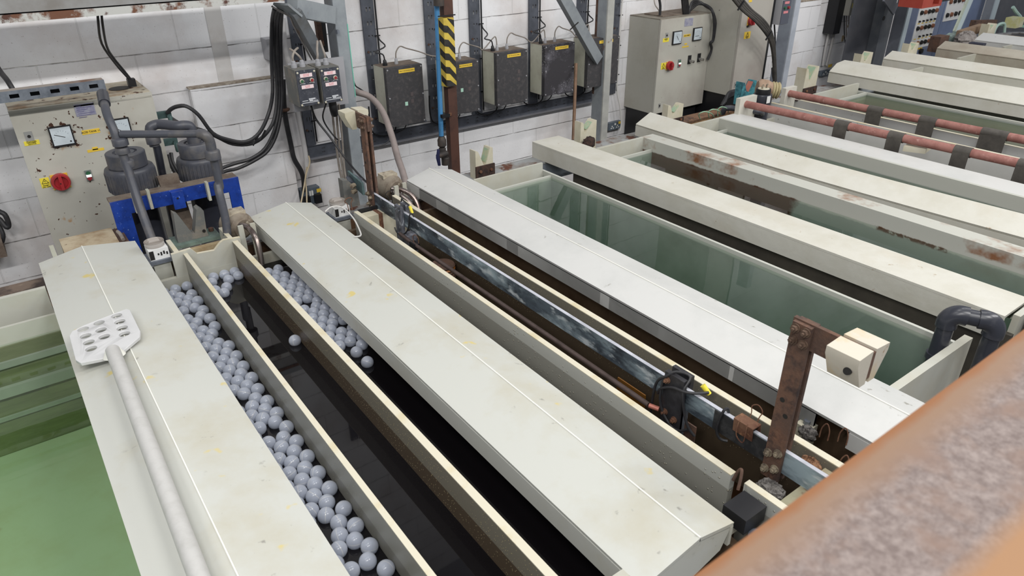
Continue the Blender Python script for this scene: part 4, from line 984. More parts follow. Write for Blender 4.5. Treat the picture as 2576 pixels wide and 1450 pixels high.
# ---------------------------------------------------------------- twin push-button boxes
Yq = 3.70
pbk = PY(724, 160, 3.86); pbr = PY(862, 172, 3.86); pbb = PY(868, 262, 3.86)
tw = MB().box(pbk.x, pbr.x+.012, 3.86, 3.87, pbb.z, pbk.z).bevel(.004, 1).build('mounting_plate', M_encl, label='grey backing plate holding the twin push-button boxes on the column', cat='plate')
def pushbox(label, tl, br, sx):
    a, b = PY(*tl, Yq), PY(*br, Yq); x0, x1, z0, z1 = a.x, b.x, b.z, a.z; w, h = x1-x0, z1-z0
    th = thing('push_button_box', label, 'control box', ((x0+x1)/2, Yq+.08, z0))
    MB().box(x0, x1, Yq+.003, 3.858, z0, z1).bevel(.008, 2).build('housing', M_castgrey, th)
    f = MB().box(x0+.003, x1-.003, Yq-.004, Yq+.0028, z0+.003, z1-.003).bevel(.008, 3).build('front', M_front, th)
    for (u, v) in ((.1, .07), (.9, .07), (.1, .95), (.9, .95)):
        p = Vector((x0+w*u, Yq-.0042, z1-h*v)); MB().lathe([(.0055, 0), (.0055, .002), (.003, .0035), (0, .0035)], p, FW, 14).build('screw', M_blockcream, th)
    for v, tx in ((.15, ('ACID PUMP', 'ISOLATOR')), (.46, ('AT TANK', 'SWITCH'))):
        pl = MB().box(x0+w*.2, x0+w*.78, Yq-.0055, Yq-.0041, z1-h*(v+.055), z1-h*(v-.045)).bevel(.004, 3).build('pink_label', M_pink, th)
        for i, t_ in enumerate(tx): text(t_, 'lettering', M_pinktext, pl, (x0+w*.49, Yq-.0058, z1-h*(v-.016+.038*i)), RT, UP, .0065, depth=.0003)
    for (u, v, m) in ((.24, .30, M_green_btn), (.72, .30, M_red_btn)):
        p = Vector((x0+w*u, Yq-.0042, z1-h*v)); rg = MB().lathe([(.011, 0), (.011, .008), (.0085, .010), (.0085, .006), (0, .006)], p, FW, 20).build('button_collar', M_blockcream, th)
        MB().cone(p+Vector((0, -.0062, 0)), p+Vector((0, -.012, 0)), .0075, .0075, 18).build('button', m, rg)
    mb = MB()
    for (u0, u1, v) in ((.14, .42, .845), (.46, .78, .82), (.48, .66, .865), (.68, .9, .868), (.12, .92, .90), (.15, .4, .375), (.6, .85, .37)): mb.box(x0+w*u0, x0+w*u1, Yq-.0050, Yq-.0041, z1-h*v-.0016, z1-h*v+.0016+(.004 if u0 in (.46, .48) else 0))
    mb.build('printed_lines', mat('white_print', (200, 202, 206), .6), th)
    for u in (.22, .62):
        p = Vector((x0+w*u, Yq+.07, z1+.001)); MB().lathe([(.016, 0), (.016, .016), (.012, .018), (.011, .032), (.006, .036)], p, UP, 14).build('cable_gland', M_encl, th)
    return x0, x1, z0, z1
pq = pushbox('left one of the twin black-fronted push-button boxes on the column', (741, 178), (806, 262), 0)
pr_ = pushbox('right one of the twin black-fronted push-button boxes on the column', (802.5, 172.5), (863, 254), 1)
for i, (x, pts) in enumerate(((pq[0]+.22*(pq[1]-pq[0]), (.0, .02, .05)), (pq[0]+.62*(pq[1]-pq[0]), (-.01, -.03, -.04)), (pr_[0]+.22*(pr_[1]-pr_[0]), (.005, .012, .03)), (pr_[0]+.62*(pr_[1]-pr_[0]), (0, 0, 0)))):
    z = (pq if i < 2 else pr_)[3]+.036
    cable('thin_wire', ('leftmost', 'second', 'third', 'rightmost')[i]+' dusty grey flex rising from the twin push-button boxes', [(x, Yq+.07, z), (x+pts[0], Yq+.07, z+.02), (x+pts[1], Yq+.085, z+.045), (x+pts[2], Yq+.11, z+.055+.03*(i > 1))], .006, M_cable_grey, 'wire')
# cables below the twin boxes
low = [((835, 262, 3.8), (838, 300, 3.9), (845, 360, 3.95), (855, 430, 3.95), (866, 470, 3.93)), ((845, 262, 3.8), (850, 330, 3.9), (858, 400, 3.92), (868, 470, 3.9)), ((852, 262, 3.8), (860, 340, 3.88), (866, 420, 3.9), (874, 470, 3.88)),
       ((783, 268, 3.8), (795, 300, 3.86), (830, 345, 3.8), (870, 400, 3.7), (905, 442, 3.55), (935, 470, 3.4)), ((820, 262, 3.8), (812, 290, 3.9), (818, 312, 3.92), (838, 340, 3.9), (850, 352, 3.9))]
for i, p in enumerate(low):
    cable('thin_wire', ('left grey flex', 'middle grey flex', 'right grey flex', 'long dark wire slanting down to the tarnished bar', 'dark wire loop')[i]+' below the twin push-button boxes', cpath(p), (.007, .007, .006, .006, .0045)[i], M_rubber if i > 2 else M_cable_grey, 'wire')
MB().tube(cpath([(836, 258, 3.76), (839, 276, 3.76), (842, 286, 3.78)]), .022, 12).build('taped_joint', M_black, label='black taped cable joint under the right push-button box', cat='tape')
# grey flexible hose arching from the column down behind the smooth white lid
cable('flexible_hose', 'pale grey hose arching from behind the column down to the crusted heater', cpath([(880, 232, 4.05), (900, 233, 4.0), (932, 245, 3.95), (962, 280, 3.85), (985, 340, 3.7), (1000, 395, 3.55), (1012, 430, 3.4), (1022, 466, 3.25)]), .019, M_conduit, 'hose', seg=14)
cable('thin_wire', 'black wire drooping from behind the column to the slotted tray', cpath([(886, 190, 4.1), (894, 215, 4.1), (912, 228, 4.08), (950, 260, 4.05), (980, 300, 4.02), (988, 335, 4.0), (970, 362, 4.0), (930, 373, 4.0), (905, 372, 4.0)]), .0045, M_rubber, 'wire')

# ---------------------------------------------------------------- slotted cable trays on the wall
YT = 4.262
def tray_v(label, tl, tr, zbot, ztop=None, slots=True, cabl=True):
    a, b = PY(*tl, YT), PY(*tr, YT); z1 = ztop or 3.2; x0, x1 = a.x, b.x
    th = thing('cable_tray', label, 'cable tray', ((x0+x1)/2, YT, zbot), 'upright cable trays')
    w = x1-x0; mb = MB(); n = 0
    # face as strips leaving real slots in repeating groups
    xs = [x0, x0+w*.34, x0+w*.45, x0+w*.62, x0+w*.73, x1]
    for i in (0, 2, 4): mb.box(xs[i], xs[i+1], YT, YT+.0025, zbot, z1)
    z = zbot
    for i in (1, 3):
        z = zbot; k = 0
        while z < z1:
            solid = .058 if k % 3 else .085; e = min(z1, z+solid); mb.box(xs[i], xs[i+1], YT, YT+.0025, z, e); z = e+(.024 if k % 3 else .012); k += 1
    mb.build('slotted_face', M_galv_dull, th)
    for xx in (x0, x1-.0025): MB().box(xx, xx+.0025, YT+.0027, YT+.016, zbot, z1).build('side_lip', M_galv_dull, th)
    if cabl:
        MB().tube([(x1+.008, YT-.006, z1), (x1+.008, YT-.006, zbot+(z1-zbot)*.3), (x1+.006, YT-.006, zbot+.02)], .0055, 8, 1).build('cable', M_black, th)
        for q in range(5):
            zz = zbot+.15+q*.23
            if zz < z1: MB().box(x1-.012, x1+.022, YT-.013, YT-.0008, zz, zz+.006).build('cable_tie', M_black, th)
    for q in range(3):
        zz = zbot+.10+q*.42
        if zz < z1: MB().cone((x0+w*.2, YT-.0002, zz), (x0+w*.2, YT-.007, zz), .007, .007, 8).build('bolt', M_rust, th)
    return x0, x1
zh = PY(1000, 326, YT).z
zhb = PY(940, 366, YT).z
txs = []
ords = ['first from the left, behind the twin push-button boxes', 'between the column and the first black wall box', 'left of the black-and-yellow hazard wrap', 'right of the black-and-yellow hazard wrap', 'between the third and fourth black wall boxes', 'just left of the rust-edged column', 'just right of the rust-edged column']
for i, (tl, tr) in enumerate((((718, 0), (743, 0)), ((907, 0), (938, 0)), ((1066, 0), (1092, 0)), ((1180, 0), (1206, 0)), ((1332, 0), (1355, 0)), ((1454, 0), (1477, 0)), ((1546, 0), (1562, 0)))):
    txs.append(tray_v('upright grey slotted cable tray, '+ords[i], tl, tr, zh+.004 if i < 6 else PY(1543, 236, YT).z))
a = PY(771, 398, YT); b = PY(1496, 248, YT)
th = thing('cable_tray', 'long level grey slotted cable tray running below the black wall boxes', 'cable tray', ((a.x+b.x)/2, YT, zhb))
x0, x1 = txs[0][0], b.x; H = zh-zhb; mb = MB()
rows = [zhb+.0, zhb+H*.30, zhb+H*.38, zhb+H*.62, zhb+H*.70, zh]
for i in (0, 2, 4): mb.box(x0, x1, YT, YT+.0025, rows[i], rows[i+1])
for i in (1, 3):
    x = x0; k = 0
    while x < x1: e = min(x1, x+(.06 if k % 3 else .09)); mb.box(x, e, YT, YT+.0025, rows[i], rows[i+1]); x = e+.022; k += 1
mb.build('slotted_face', M_galv_dull, th)
MB().box(x0, x1, YT-.035, YT-.0002, zhb-.003, zhb-.0002).build('bottom_lip', mat('lip_dusty', (140, 140, 146), .6, .2), th)
MB().box(x0, x1, YT-.008, YT-.0002, zh+.0002, zh+.003).build('top_lip', M_galv_dull, th)

# ---------------------------------------------------------------- black-fronted boxes on the wall
YBX = 4.03
def blackbox(label, tl, br, marks, lab, idx, dirt=False, loops=2):
    a, b = PY(*tl, YBX), PY(*br, YBX); x0, x1, z0, z1 = a.x, b.x, b.z, a.z; w, h = x1-x0, z1-z0
    th = thing('starter_box', label, 'control box', ((x0+x1)/2, YBX+.07, z0), 'black-fronted wall boxes')
    MB().box(x0, x1, YBX+.034, 4.198, z0+.004, z1-.001).bevel(.003, 1).build('body', M_boxside, th)
    MB().box(x0, x1, YBX+.034, 4.198, z1-.0008, z1+.001).build('dusty_top', M_dust, th)
    MB().box(x0, x1, YBX, YBX+.0335, z0, z1).bevel(.003, 1).build('front_cover', M_fglass if not dirt else mat('salted_black_front', (54, 52, 56), .7, dirt=[((112, 110, 118), 7, .5, .72)], spots=[((186, 184, 188), 100, .62, .67, 6, .48)], bump=.3), th)
    for (u, v) in ((.04, .03), (.96, .03), (.04, .5), (.97, .5), (.04, .97), (.96, .97)):
        MB().cone((x0+w*u, YBX-.0002, z1-h*v), (x0+w*u, YBX-.003, z1-h*v), .005, .005, 10).build('screw', M_encl, th)
    pl = MB().box(x0+w*.34, x0+w*.78, YBX-.0018, YBX-.0003, z1-h*.105, z1-h*.045).build('yellow_label', M_yellow, th)
    text(lab, 'lettering', M_ink, pl, (x0+w*.56, YBX-.0021, z1-h*.075), RT, UP, .0088, depth=.0003)
    for (u, v, m) in marks: MB().box(x0+w*u, x0+w*u+.020, YBX-.0014, YBX-.0003, z1-h*v-.024, z1-h*v).build('marker', m, th)
    MB().box(x0+w*.52, x1+.02, YBX+.02, 4.24, z0-.010, z0-.001).build('lower_bracket', M_galv, th)
    return x0, x1, z0, z1
mg, mk = mat('mint_marker', (176, 216, 196), .5), mat('faded_marker', (88, 80, 80), .6)
BX = []
data = [('black-fronted wall box, nearest the column, left of the hazard wrap', (970, 173.5), (1071, 305), [(.45, .60, mg), (.62, .45, mk), (.62, .57, mk)], 'TNK 11 ROTATOR SUPPLY', False),
        ('black-fronted wall box half hidden behind the hazard wrap', (1129, 161), (1207, 277.5), [(.36, .50, mg), (.62, .36, mk), (.62, .50, mk)], 'TNK 10 ROTATOR SUPPLY', False),
        ('black-fronted wall box, third from the left, midway between two trays', (1249, 135), (1326, 254), [(.68, .36, mk), (.68, .51, mk)], 'TNK 9 ROTATOR SUPPLY', False),
        ('salt-stained black wall box just left of the wooden stick', (1371, 116), (1442, 229), [], 'TNK 7 ROTATOR SUPPLY', True),
        ('black-fronted wall box mostly hidden behind the rust-edged column', (1481, 101), (1552, 208), [], 'TNK 6 ROTATOR SUPPLY', False)]
for i, d in enumerate(data): BX.append(blackbox(d[0], d[1], d[2], d[3], d[4], i, d[5]))
# glands and curling wires on top of the boxes, loops below
names = ['first', 'second', 'third', 'fourth', 'fifth']
for i, (x0, x1, z0, z1) in enumerate(BX):
    w = x1-x0; g = [.17, .48] if i in (0,) else ([.30, .60] if i == 1 else [.12, .26, .58])
    tx = txs[i+1][1]
    ym = YBX+.09
    nm = ('nearest the column', 'behind the hazard wrap', 'third from the left', 'salt-stained', 'behind the rust-edged column')[i]
    th = thing('box_wiring', 'black wires curling into the top of the wall box '+nm if i != 3 else 'black wires curling into the top of the salt-stained wall box', 'wiring', (x0+w*.4, ym, z1))
    for k, u in enumerate(g):
        p = Vector((x0+w*u, ym, z1+.0015)); gland(th, p, M_black if k == 0 else M_encl, .012 if k == 0 else .010, .036)
    t0 = Vector((x0+w*g[0], ym, z1+.036))
    MB().tube([Vector((tx+.008, YT-.006, z1+.20)), Vector((tx+.012, YT-.01, z1+.14)), Vector((tx+.04, YT-.03, z1+.095)), Vector((x0+w*g[0]-.05, ym+.02, z1+.085)), Vector((x0+w*g[0]-.01, ym, z1+.07)), t0], .0045).build('wire', M_rubber, th)
    if i < 4:
        u = g[-1]; p = Vector((x0+w*u, ym, z1+.034)); nx = BX[i+1][0]+(BX[i+1][1]-BX[i+1][0])*(.30 if i == 0 else .26)
        nz = BX[i+1][3]+.036
        MB().tube([p, p+Vector((.005, 0, .04)), p+Vector((.035, 0, .07)), p+Vector((.09, .02, .05)), p+Vector((.18, .03, .02)), Vector((nx-.10, ym+.02, nz-.02 if i else nz+.0)), Vector((nx-.03, ym, nz+.05)), Vector((nx-.008, ym, nz+.05)), Vector((nx, ym, nz))], .004).build('wire', M_cable_grey, th)
    lp = thing('wire_loop', ('black wire loops hanging below the wall box '+nm) if i != 3 else 'black wire loops hanging below the salt-stained wall box', 'wire', (x0+w*.5, YT-.03, z0-.1))
    MB().tube([(x0-.04, YT-.02, z0+.10), (x0-.042, YT-.02, z0-.02), (x0-.02, YT-.025, z0-.085), (x0+w*.25, YT-.03, z0-.11), (x0+w*.5, YT-.03, z0-.085), (x0+w*.52, YT-.03, z0-.04), (x0+w*.4, YT-.03, z0-.005)], .0048).build('wire', M_black, lp)
    MB().tube([(x0+w*.55, YT-.03, z0-.006), (x0+w*.75, YT-.03, z0-.02), (x0+w*.85, YT-.03, z0-.055), (x0+w*.75, YT-.03, z0-.09), (x0+w*.55, YT-.03, z0-.10)], .0035).build('wire', M_rubber, lp)

# ---------------------------------------------------------------- brown post with hazard wrap and blue water pipe
YH = 3.86
a, b = PY(1117, 30, YH), PY(1140, 30, YH)
zbot = 0
MB().box(a.x, b.x, YH, YH+.05, 0, 3.3).build('brown_post', M_brown, label='dark brown square post behind the hazard wrap and blue pipe', cat='post')
hz0, hz1 = PY(1103, 48, YH-.03), PY(1142, 216, YH-.03)
hw = thing('hazard_wrap', 'black and yellow striped guard wrapped round the brown post and blue pipe', 'guard', ((hz0.x+hz1.x)/2, YH, hz1.z))
z0, z1 = hz1.z, hz0.z
A_ = Vector((PY(1104, 60, YH+.012).x, YH+.012, 0)); B_ = Vector((PY(1116, 60, YH-.032).x, YH-.032, 0)); C_ = Vector((PY(1142, 60, YH-.028).x, YH-.028, 0))
poly_ = [A_, B_, C_, Vector((C_.x, YH+.06, 0)), Vector((A_.x, YH+.06, 0))]
MB().prism([p+Vector((0, 0, z0)) for p in poly_], (0, 0, z1-z0)).build('sleeve', M_hatch_y, hw)
n = 5; P_ = (z1-z0)/n; mb = MB()
def band(p, q, zs, ze, hb_):
    nrm = (q-p).cross(Vector((0, 0, 1))).normalized(); nrm = nrm if nrm.y < 0 else -nrm
    qd = [(p, zs), (q, ze), (q, ze-hb_), (p, zs-hb_)]
    zz = [max(z0, min(z1, z)) for _, z in qd]
    if max(zz)-min(zz) < .015: return
    mb.prism([Vector((pt.x, pt.y, z))+nrm*.0004 for (pt, _), z in zip(qd, zz)], nrm*.0012)
for k in range(-1, n+1):
    zt_ = z1-k*P_-P_*.12; h_ = P_*.50
    M1 = B_+(C_-B_)*.38
    band(A_, B_, zt_, zt_-.028, h_); band(B_, M1, zt_-.028, zt_-.034, h_); band(M1, C_, zt_-.034, zt_-.085, h_)
mb.build('black_stripes', M_hatch_k, hw)
bp = thing('water_pipe', 'blue water pipe with a black tap valve clipped to the brown post', 'pipe', PY(1110, 300, YH))
px_ = PY(1111, 30, YH-.0).x
xb = PY(1121, 330, YH-.02).x
MB().tube([(PY(1106, 5, YH).x, YH-.005, 3.3), (PY(1107, 40, YH).x, YH+.034, PY(1107, 40, YH).z), (PY(1113, 230, YH).x, YH+.034, PY(1113, 230, YH).z), (PY(1117, 345, YH).x, YH+.034, PY(1117, 345, YH).z)], .016, 16, 1).build('pipe', M_bluepipe, bp)
v = PY(1118, 352, YH); vx = v.x; vz = v.z
MB().lathe([(.020, 0), (.029, .010), (.029, .045), (.022, .062), (.018, .070)], (vx, YH+.034, vz-.055), UP, 18).build('union_nut', M_valve, bp)
MB().lathe([(.020, 0), (.024, .004), (.024, .05), (.016, .056)], (vx, YH+.034, vz-.115), UP, 18).build('valve_body', M_valve, bp)
MB().lathe([(.026, 0), (.027, .045), (.022, .05)], (vx+.004, YH+.010, vz-.17), UP, 18).build('lower_union', M_valve, bp)
MB().cone((vx, YH-.012, vz-.088), (vx-.085, YH-.05, vz-.080), .020, .016, 16).build('valve_stem', M_valve, bp)
MB().prism([(vx-.100, YH-.07, vz-.030), (vx-.084, YH-.045, vz-.034), (vx-.082, YH-.045, vz-.140), (vx-.100, YH-.07, vz-.136), (vx-.112, YH-.07, vz-.08)], (.012, -.010, 0)).build('tap_handle', M_navy, bp)
p = PY(1122, 292, YH-.02); MB().box(p.x-.030, p.x+.028, YH-.024, YH+.0, p.z-.010, p.z+.010).bevel(.003, 1).build('pipe_clip', M_black, bp)
MB().box(p.x+.029, p.x+.05, YH-.012, YH-.001, p.z-.008, p.z+.010).build('clip_bolt', M_rust2, bp)
p = PY(1098, 0, YH); MB().cone((p.x+.012, YH-.005, PY(1104, 14, YH).z), (p.x+.012, YH-.005, 3.2), .032, .032, 16).build('pipe_coupling', M_valve, bp)
p = PY(1120, 40, YH-.03); MB().box(PY(1097, 40, YH).x, PY(1141, 36, YH).x, YH-.022, YH-.019, p.z-.004, p.z+.003).build('wire_tie', M_black, bp)
# ---------------------------------------------------------------- rust-edged column with diagonal brace
Y2 = 4.0
col2, c2a, c2b, c2d = column('steel_column', 'grey steel column with rusty left edge, between the black wall boxes and the meter cabinet', (1496, 100), (1525, 100), (1541, 100), Y2, 3.3, 0, mat('streaked_paint', (178, 178, 172), .55, dirt=[((150, 150, 148), 5, .45, .7)], spots=[((116, 84, 54), 9, .62, .70)]), M_steel_grey)
MB().box(c2a-.002, c2a+.004, Y2+c2d-.02, Y2+c2d+.002, .95, 3.3).build('rust_edge', M_rust, col2)
p0, p1 = PY(1408, -20, 3.86), PY(1503, 150, Y2+.03)
bc = thing('diagonal_brace', 'dusty grey diagonal steel brace meeting the rust-edged column', 'brace', p1)
MB().bar(p0, p1, .075, .05, FW).build('angle_leg', M_steel_grey, bc)
MB().bar(p0+Vector((.03, .02, .005)), p1+Vector((.03, .02, .005)), .02, .055, (.6, 0, .8)).build('dusty_leg', M_dust, bc)
MB().bar(PY(1434, 75, 3.84), PY(1455, 56, 3.84), .006, .006).build('tie_wire', M_ink, bc)
# wooden stick leaning at the wall
MB().tube([PY(1449, 160, 4.02), PY(1446, 250, 3.92), PY(1442, 352, 3.82)], .012, 12, 1).build('wooden_stick', M_brownstick, label='brown wooden stick leaning upright against the slotted tray', cat='stick')
# ---------------------------------------------------------------- girders behind the tank ends and the V rests on them
GY0, GY1, GZ = 3.15, 3.27, .905
def girder(label, x0, x1, m_top, m_web, z=GZ):
    th = thing('support_girder', label, 'girder', ((x0+x1)/2, (GY0+GY1)/2, z-.12))
    MB().box(x0, x1, GY0, GY1, z-.012, z).build('top_flange', m_top, th)
    MB().box(x0, x1, GY0+.004, GY0+.012, z-.11, z-.0125).build('web', m_web, th)
    MB().box(x0, x1, GY0, GY1, z-.122, z-.1105).build('bottom_flange', m_web, th)
    n = max(2, int((x1-x0)/1.2))
    for k in range(n):
        xx = x0+(x1-x0)*(k+.5)/n; MB().box(xx-.03, xx+.03, GY0+.02, GY1-.02, 0, z-.1225).build('leg', m_web, th)
    return th
girder('crusted rusty girder behind the leftmost green tank', -2.0, .06, mat('crusty_girder_top', (120, 104, 92), .95, dirt=[((66, 56, 52), 9, .42, .6), ((168, 150, 130), 20, .58, .7)], bump=1, bsc=40), M_girder_r, .90)
girder('grey girder mostly hidden behind the two dark process tanks', .08, 1.91, M_girder, M_girder_r, .872)
girder('grey rust-stained girder behind the first open rinse tanks', 1.93, 3.50, M_girder, mat('blue_grey_web', (124, 132, 142), .6, dirt=((100, 104, 110), 8, .45, .7)))
girder('heavily rusted brown girder below the meter cabinet', 3.52, 4.42, M_girder_r, mat('rust_stained_web', (176, 142, 104), .8, dirt=[((92, 62, 44), 8, .42, .6)], bump=.4), .935)
girder('grey dusty girder behind the olive water tank', 4.62, 9.2, M_girder, mat('pale_web', (160, 166, 170), .6), .915)
def vrest(label, xs, xm, xr, ytl, ytr, xv, yv, yb, Y, zb, m, plate=None, patch=True, mp=None):
    m0 = PY(xm, yb, Y); r0 = PY(xr, yb-4, Y); x0, x1 = m0.x, r0.x
    tl = PY(xm, ytl, Y); tr_ = PY(xr, ytr, Y); v = PY(xv, yv, Y)
    l = PX(xs, ytl-2, x0); d = max(.05, min(.16, l.y-Y))
    W = x1-x0; pl = W*.16
    th = thing('v_rest', label, 'support', ((x0+x1)/2, Y+d/2, zb))
    MB().prism([(x0, Y, zb), (x1, Y, zb), (x1, Y, tr_.z), (x1-pl, Y, tr_.z+.004), (v.x+.006, Y, v.z), (v.x-.006, Y, v.z), (x0+pl, Y, tl.z-.006), (x0, Y, tl.z)], (0, d, 0)).bevel(.002, 1).build('v_block', m, th)
    if patch:
        a, b = Vector((x1-pl*1.15, Y+d*.12, tr_.z-.006)), Vector((v.x+W*.10, Y+d*.12, v.z+.016)); n = Vector((-(a.z-b.z), 0, (a.x-b.x))).normalized(); o_ = -n*.0 
        nn = Vector((-(a-b).z, 0, (a-b).x)).normalized()
        if nn.x > 0: nn = -nn
        MB().prism([a+nn*.0035, b+nn*.0035, b+nn*.0035+Vector((0, d*.76, 0)), a+nn*.0035+Vector((0, d*.76, 0))], -nn*.003).build('worn_patch', mp or M_verdi, th)
    if plate:
        MB().box(x0-.004, x1+.006, Y-.010, Y-.0005, zb-.01, zb+plate[0]).bevel(.003, 1).build('bolted_plate', plate[1], th)
        for u in (.2, .82):
            MB().cone((x0+W*u, Y-.0105, zb+plate[0]*.6), (x0+W*u, Y-.018, zb+plate[0]*.6), .009, .009, 6).build('bolt', M_rust2, th)
    return th
M_crust = mat('brown_rust_crust', (70, 50, 42), .95, dirt=((44, 34, 32), 40, .42, .6), bump=1, bsc=90)
vrest('cream plastic V rest with a bolted rusty plate, behind the first open rinse tank', 1181, 1198, 1241, 381, 371, 1220, 417, 452, 3.14, GZ, M_blockcream, (.075, M_crust))
v2 = vrest('cream plastic V rest with a clump of rust at its foot, beside the wooden stick', 1446, 1459, 1498, 309, 303, 1472, 334, 371, 3.16, GZ, M_blockcream)
p = PY(1482, 362, 3.12); MB().ball((0, 0, 0), 1, 20, 12); 
mb = MB(); mb.ball((0, 0, 0), 1, 24, 14)
for v in mb.b.verts: v.co = Vector((v.co.x*.048, v.co.y*.022, v.co.z*.042))*(1+.16*math.sin(v.co.x*9+v.co.z*7)*math.cos(v.co.y*8))+Vector((p.x+.005, 3.128, p.z+.0))
mb.build('rust_clump', M_crust, v2)
vrest('cream plastic V rest with brown-stained prongs in front of the meter cabinet', 1668, 1678, 1716, 266, 262, 1693, 290, 302, 3.18, .94, M_blockcream, (.03, M_crust))
vt = vrest('turquoise-corroded V rest with bare copper face', 1852, 1863, 1898, 209, 204, 1881, 238, 246, 3.22, .935, M_turq, None, True, M_copper)
vrest('cream plastic V rest with dark plate at the far end of the copper bars', 2005, 2020, 2051, 175, 169, 2036, 206, 226, 3.16, .915, M_blockcream, (.055, M_crust))
vrest('cream plastic V rest behind the stained-ridge cream lid', 2149, 2162, 2190, 138, 133, 2175, 158, 166, 3.30, .915, M_blockcream)
vrest('cream plastic V rest behind the second cream lid, below the knob panel', 2271, 2282, 2306, 112, 109, 2294, 129, 137, 3.30, .915, M_blockcream)
vrest('cream plastic V rest at the far corner behind the whitish lid', 2469, 2482, 2502, 63, 61, 2490, 78, 86, 3.30, .915, M_blockcream)

# ---------------------------------------------------------------- meter cabinet in the middle right
YC = 3.94
tl, tr, bl = PY(1664, 50, YC), PY(1794, 28, YC), PY(1642, 288, YC); x0, x1, zt, zb = tl.x, tr.x, tl.z, bl.z
cab = thing('control_cabinet', 'grey electrical cabinet with two white meters and cables on top, right of the rust-edged column', 'cabinet', ((x0+x1)/2, 4.1, zb))
MB().box(x0, x1, YC+.0202, WALL-.002, zb, zt-.004).build('body', M_cab_plain, cab)
MB().box(x0, x1, YC+.012, WALL-.002, zt-.0038, zt+.004).build('roof', mat('dusty_roof', (140, 134, 122), .85, dirt=((110, 102, 92), 8, .4, .65), bump=.2), cab)
MB().box(x0, x1, YC, YC+.018, zb, zt-.002).bevel(.004, 2).build('door', mat('cabinet_door_paint', (184, 182, 172), .42, dirt=[((166, 158, 150), 2.5, .45, .75)], spots=[((74, 48, 32), 40, .725, .745)], bump=.04), cab)
MB().box(x0+.10, x0+.52, 4.02, 4.22, zt+.0045, zt+.012).build('hatch_plate', M_dust, cab)
meter(cab, (1692.5, 79.5), YC, .100, needle=(-.012, .016, .012, -.018)); meter(cab, (1744, 70.5), YC, .100, needle=(-.030, -.014, .012, -.012))
np_ = plate('rating_plate', mat('rating_plate_metal', (178, 178, 190), .4, .3), cab, (1723, 47), (1742, 64), YC, .002)
lb = plate('name_label', M_yellow, cab, (1720, 87.5), (1736.5, 91), YC, .0015)
a, b = PY(1720, 87.5, YC), PY(1736.5, 91, YC); text('ACID TANK 7', 'lettering', M_ink, lb, ((a.x+b.x)/2, YC-.002, (a.z+b.z)/2), RT, UP, .0115)
plate('tape_label', M_yellow, cab, (1722, 109), (1728, 112), YC, .0012); plate('tape_label', M_yellow, cab, (1716, 117), (1732, 118), YC, .0012)
lock(cab, (1677, 89), YC, .028, .040); lock(cab, (1658.5, 266), YC, .022, .034)
warn_label(cab, (1668, 97), (1682, 104.5), YC, (('DANGER', .009), ('ISOLATE BEFORE', .0036)), tri=False)
warn_label(cab, (1663.5, 159), (1673.5, 173.5), YC, (('Danger', .008), ('240 Volts', .008)))
rotary(cab, (1682, 165), YC, .064, .036); lamp_button(cab, (1708, 159), YC, .060)
for (px, py) in ((1734.5, 150), (1758.5, 145)):
    p = PY(px, py, YC); k = MB().box(p.x-.022, p.x+.016, YC-.004, YC, p.z-.034, p.z+.034).build('selector_switch', M_black, cab)
    MB().lathe([(.014, 0), (.014, .012), (.011, .016), (.011, .04), (0, .042)], (p.x+.004, YC-.0042, p.z-.012), FW, 20).build('chrome_knob', M_chrome, k)
MB().box(x0+.02, x1-.02, YC+.05, WALL-.01, 0, zb-.001).build('plinth', M_black, cab)
# tall cabinet behind
Y3 = 3.66
fl = PY(1868, 23, Y3); fb = PY(1834, 243, Y3); x0 = fl.x; x1 = PY(1933, 89, Y3).x; zb3 = fb.z
ct = thing('tall_cabinet', 'tall plain grey cabinet with a red and yellow isolator, right of the meter cabinet', 'cabinet', ((x0+x1)/2, 3.9, zb3))
MB().box(x0, x1, Y3+.022, WALL-.002, zb3, 3.2).build('body', M_cab_plain, ct)
MB().box(x0+.004, x1, Y3, Y3+.0205, zb3+.005, 3.2).bevel(.003, 1).build('door', mat('tall_door_paint', (172, 168, 160), .42, dirt=[((152, 142, 136), 2, .42, .75)], bump=.03), ct)
MB().box(x1+.001, x1+.035, Y3+.005, Y3+.10, zb3, 3.2).build('edge_trunking', M_black, ct)
MB().box(x0+.02, x1, Y3+.05, WALL-.02, 0, zb3-.001).build('plinth', M_black, ct)
rotary(ct, (1887, 52), Y3, .070, .036)
wl = warn_label(ct, (1873, 81), (1886, 96), Y3, (('DANGER', .010), ('415 V', .010)), m=M_yellow)
plate('yellow_label', M_yellow, ct, (1884, 0), (1891, 5), Y3, .002)
lock(ct, (1850, 213), Y3, .03, .04)
p = PY(1880, 66, Y3); MB().cone((p.x, Y3, p.z), (p.x, Y3-.006, p.z), .010, .010, 14).build('keyhole', M_ink, ct)
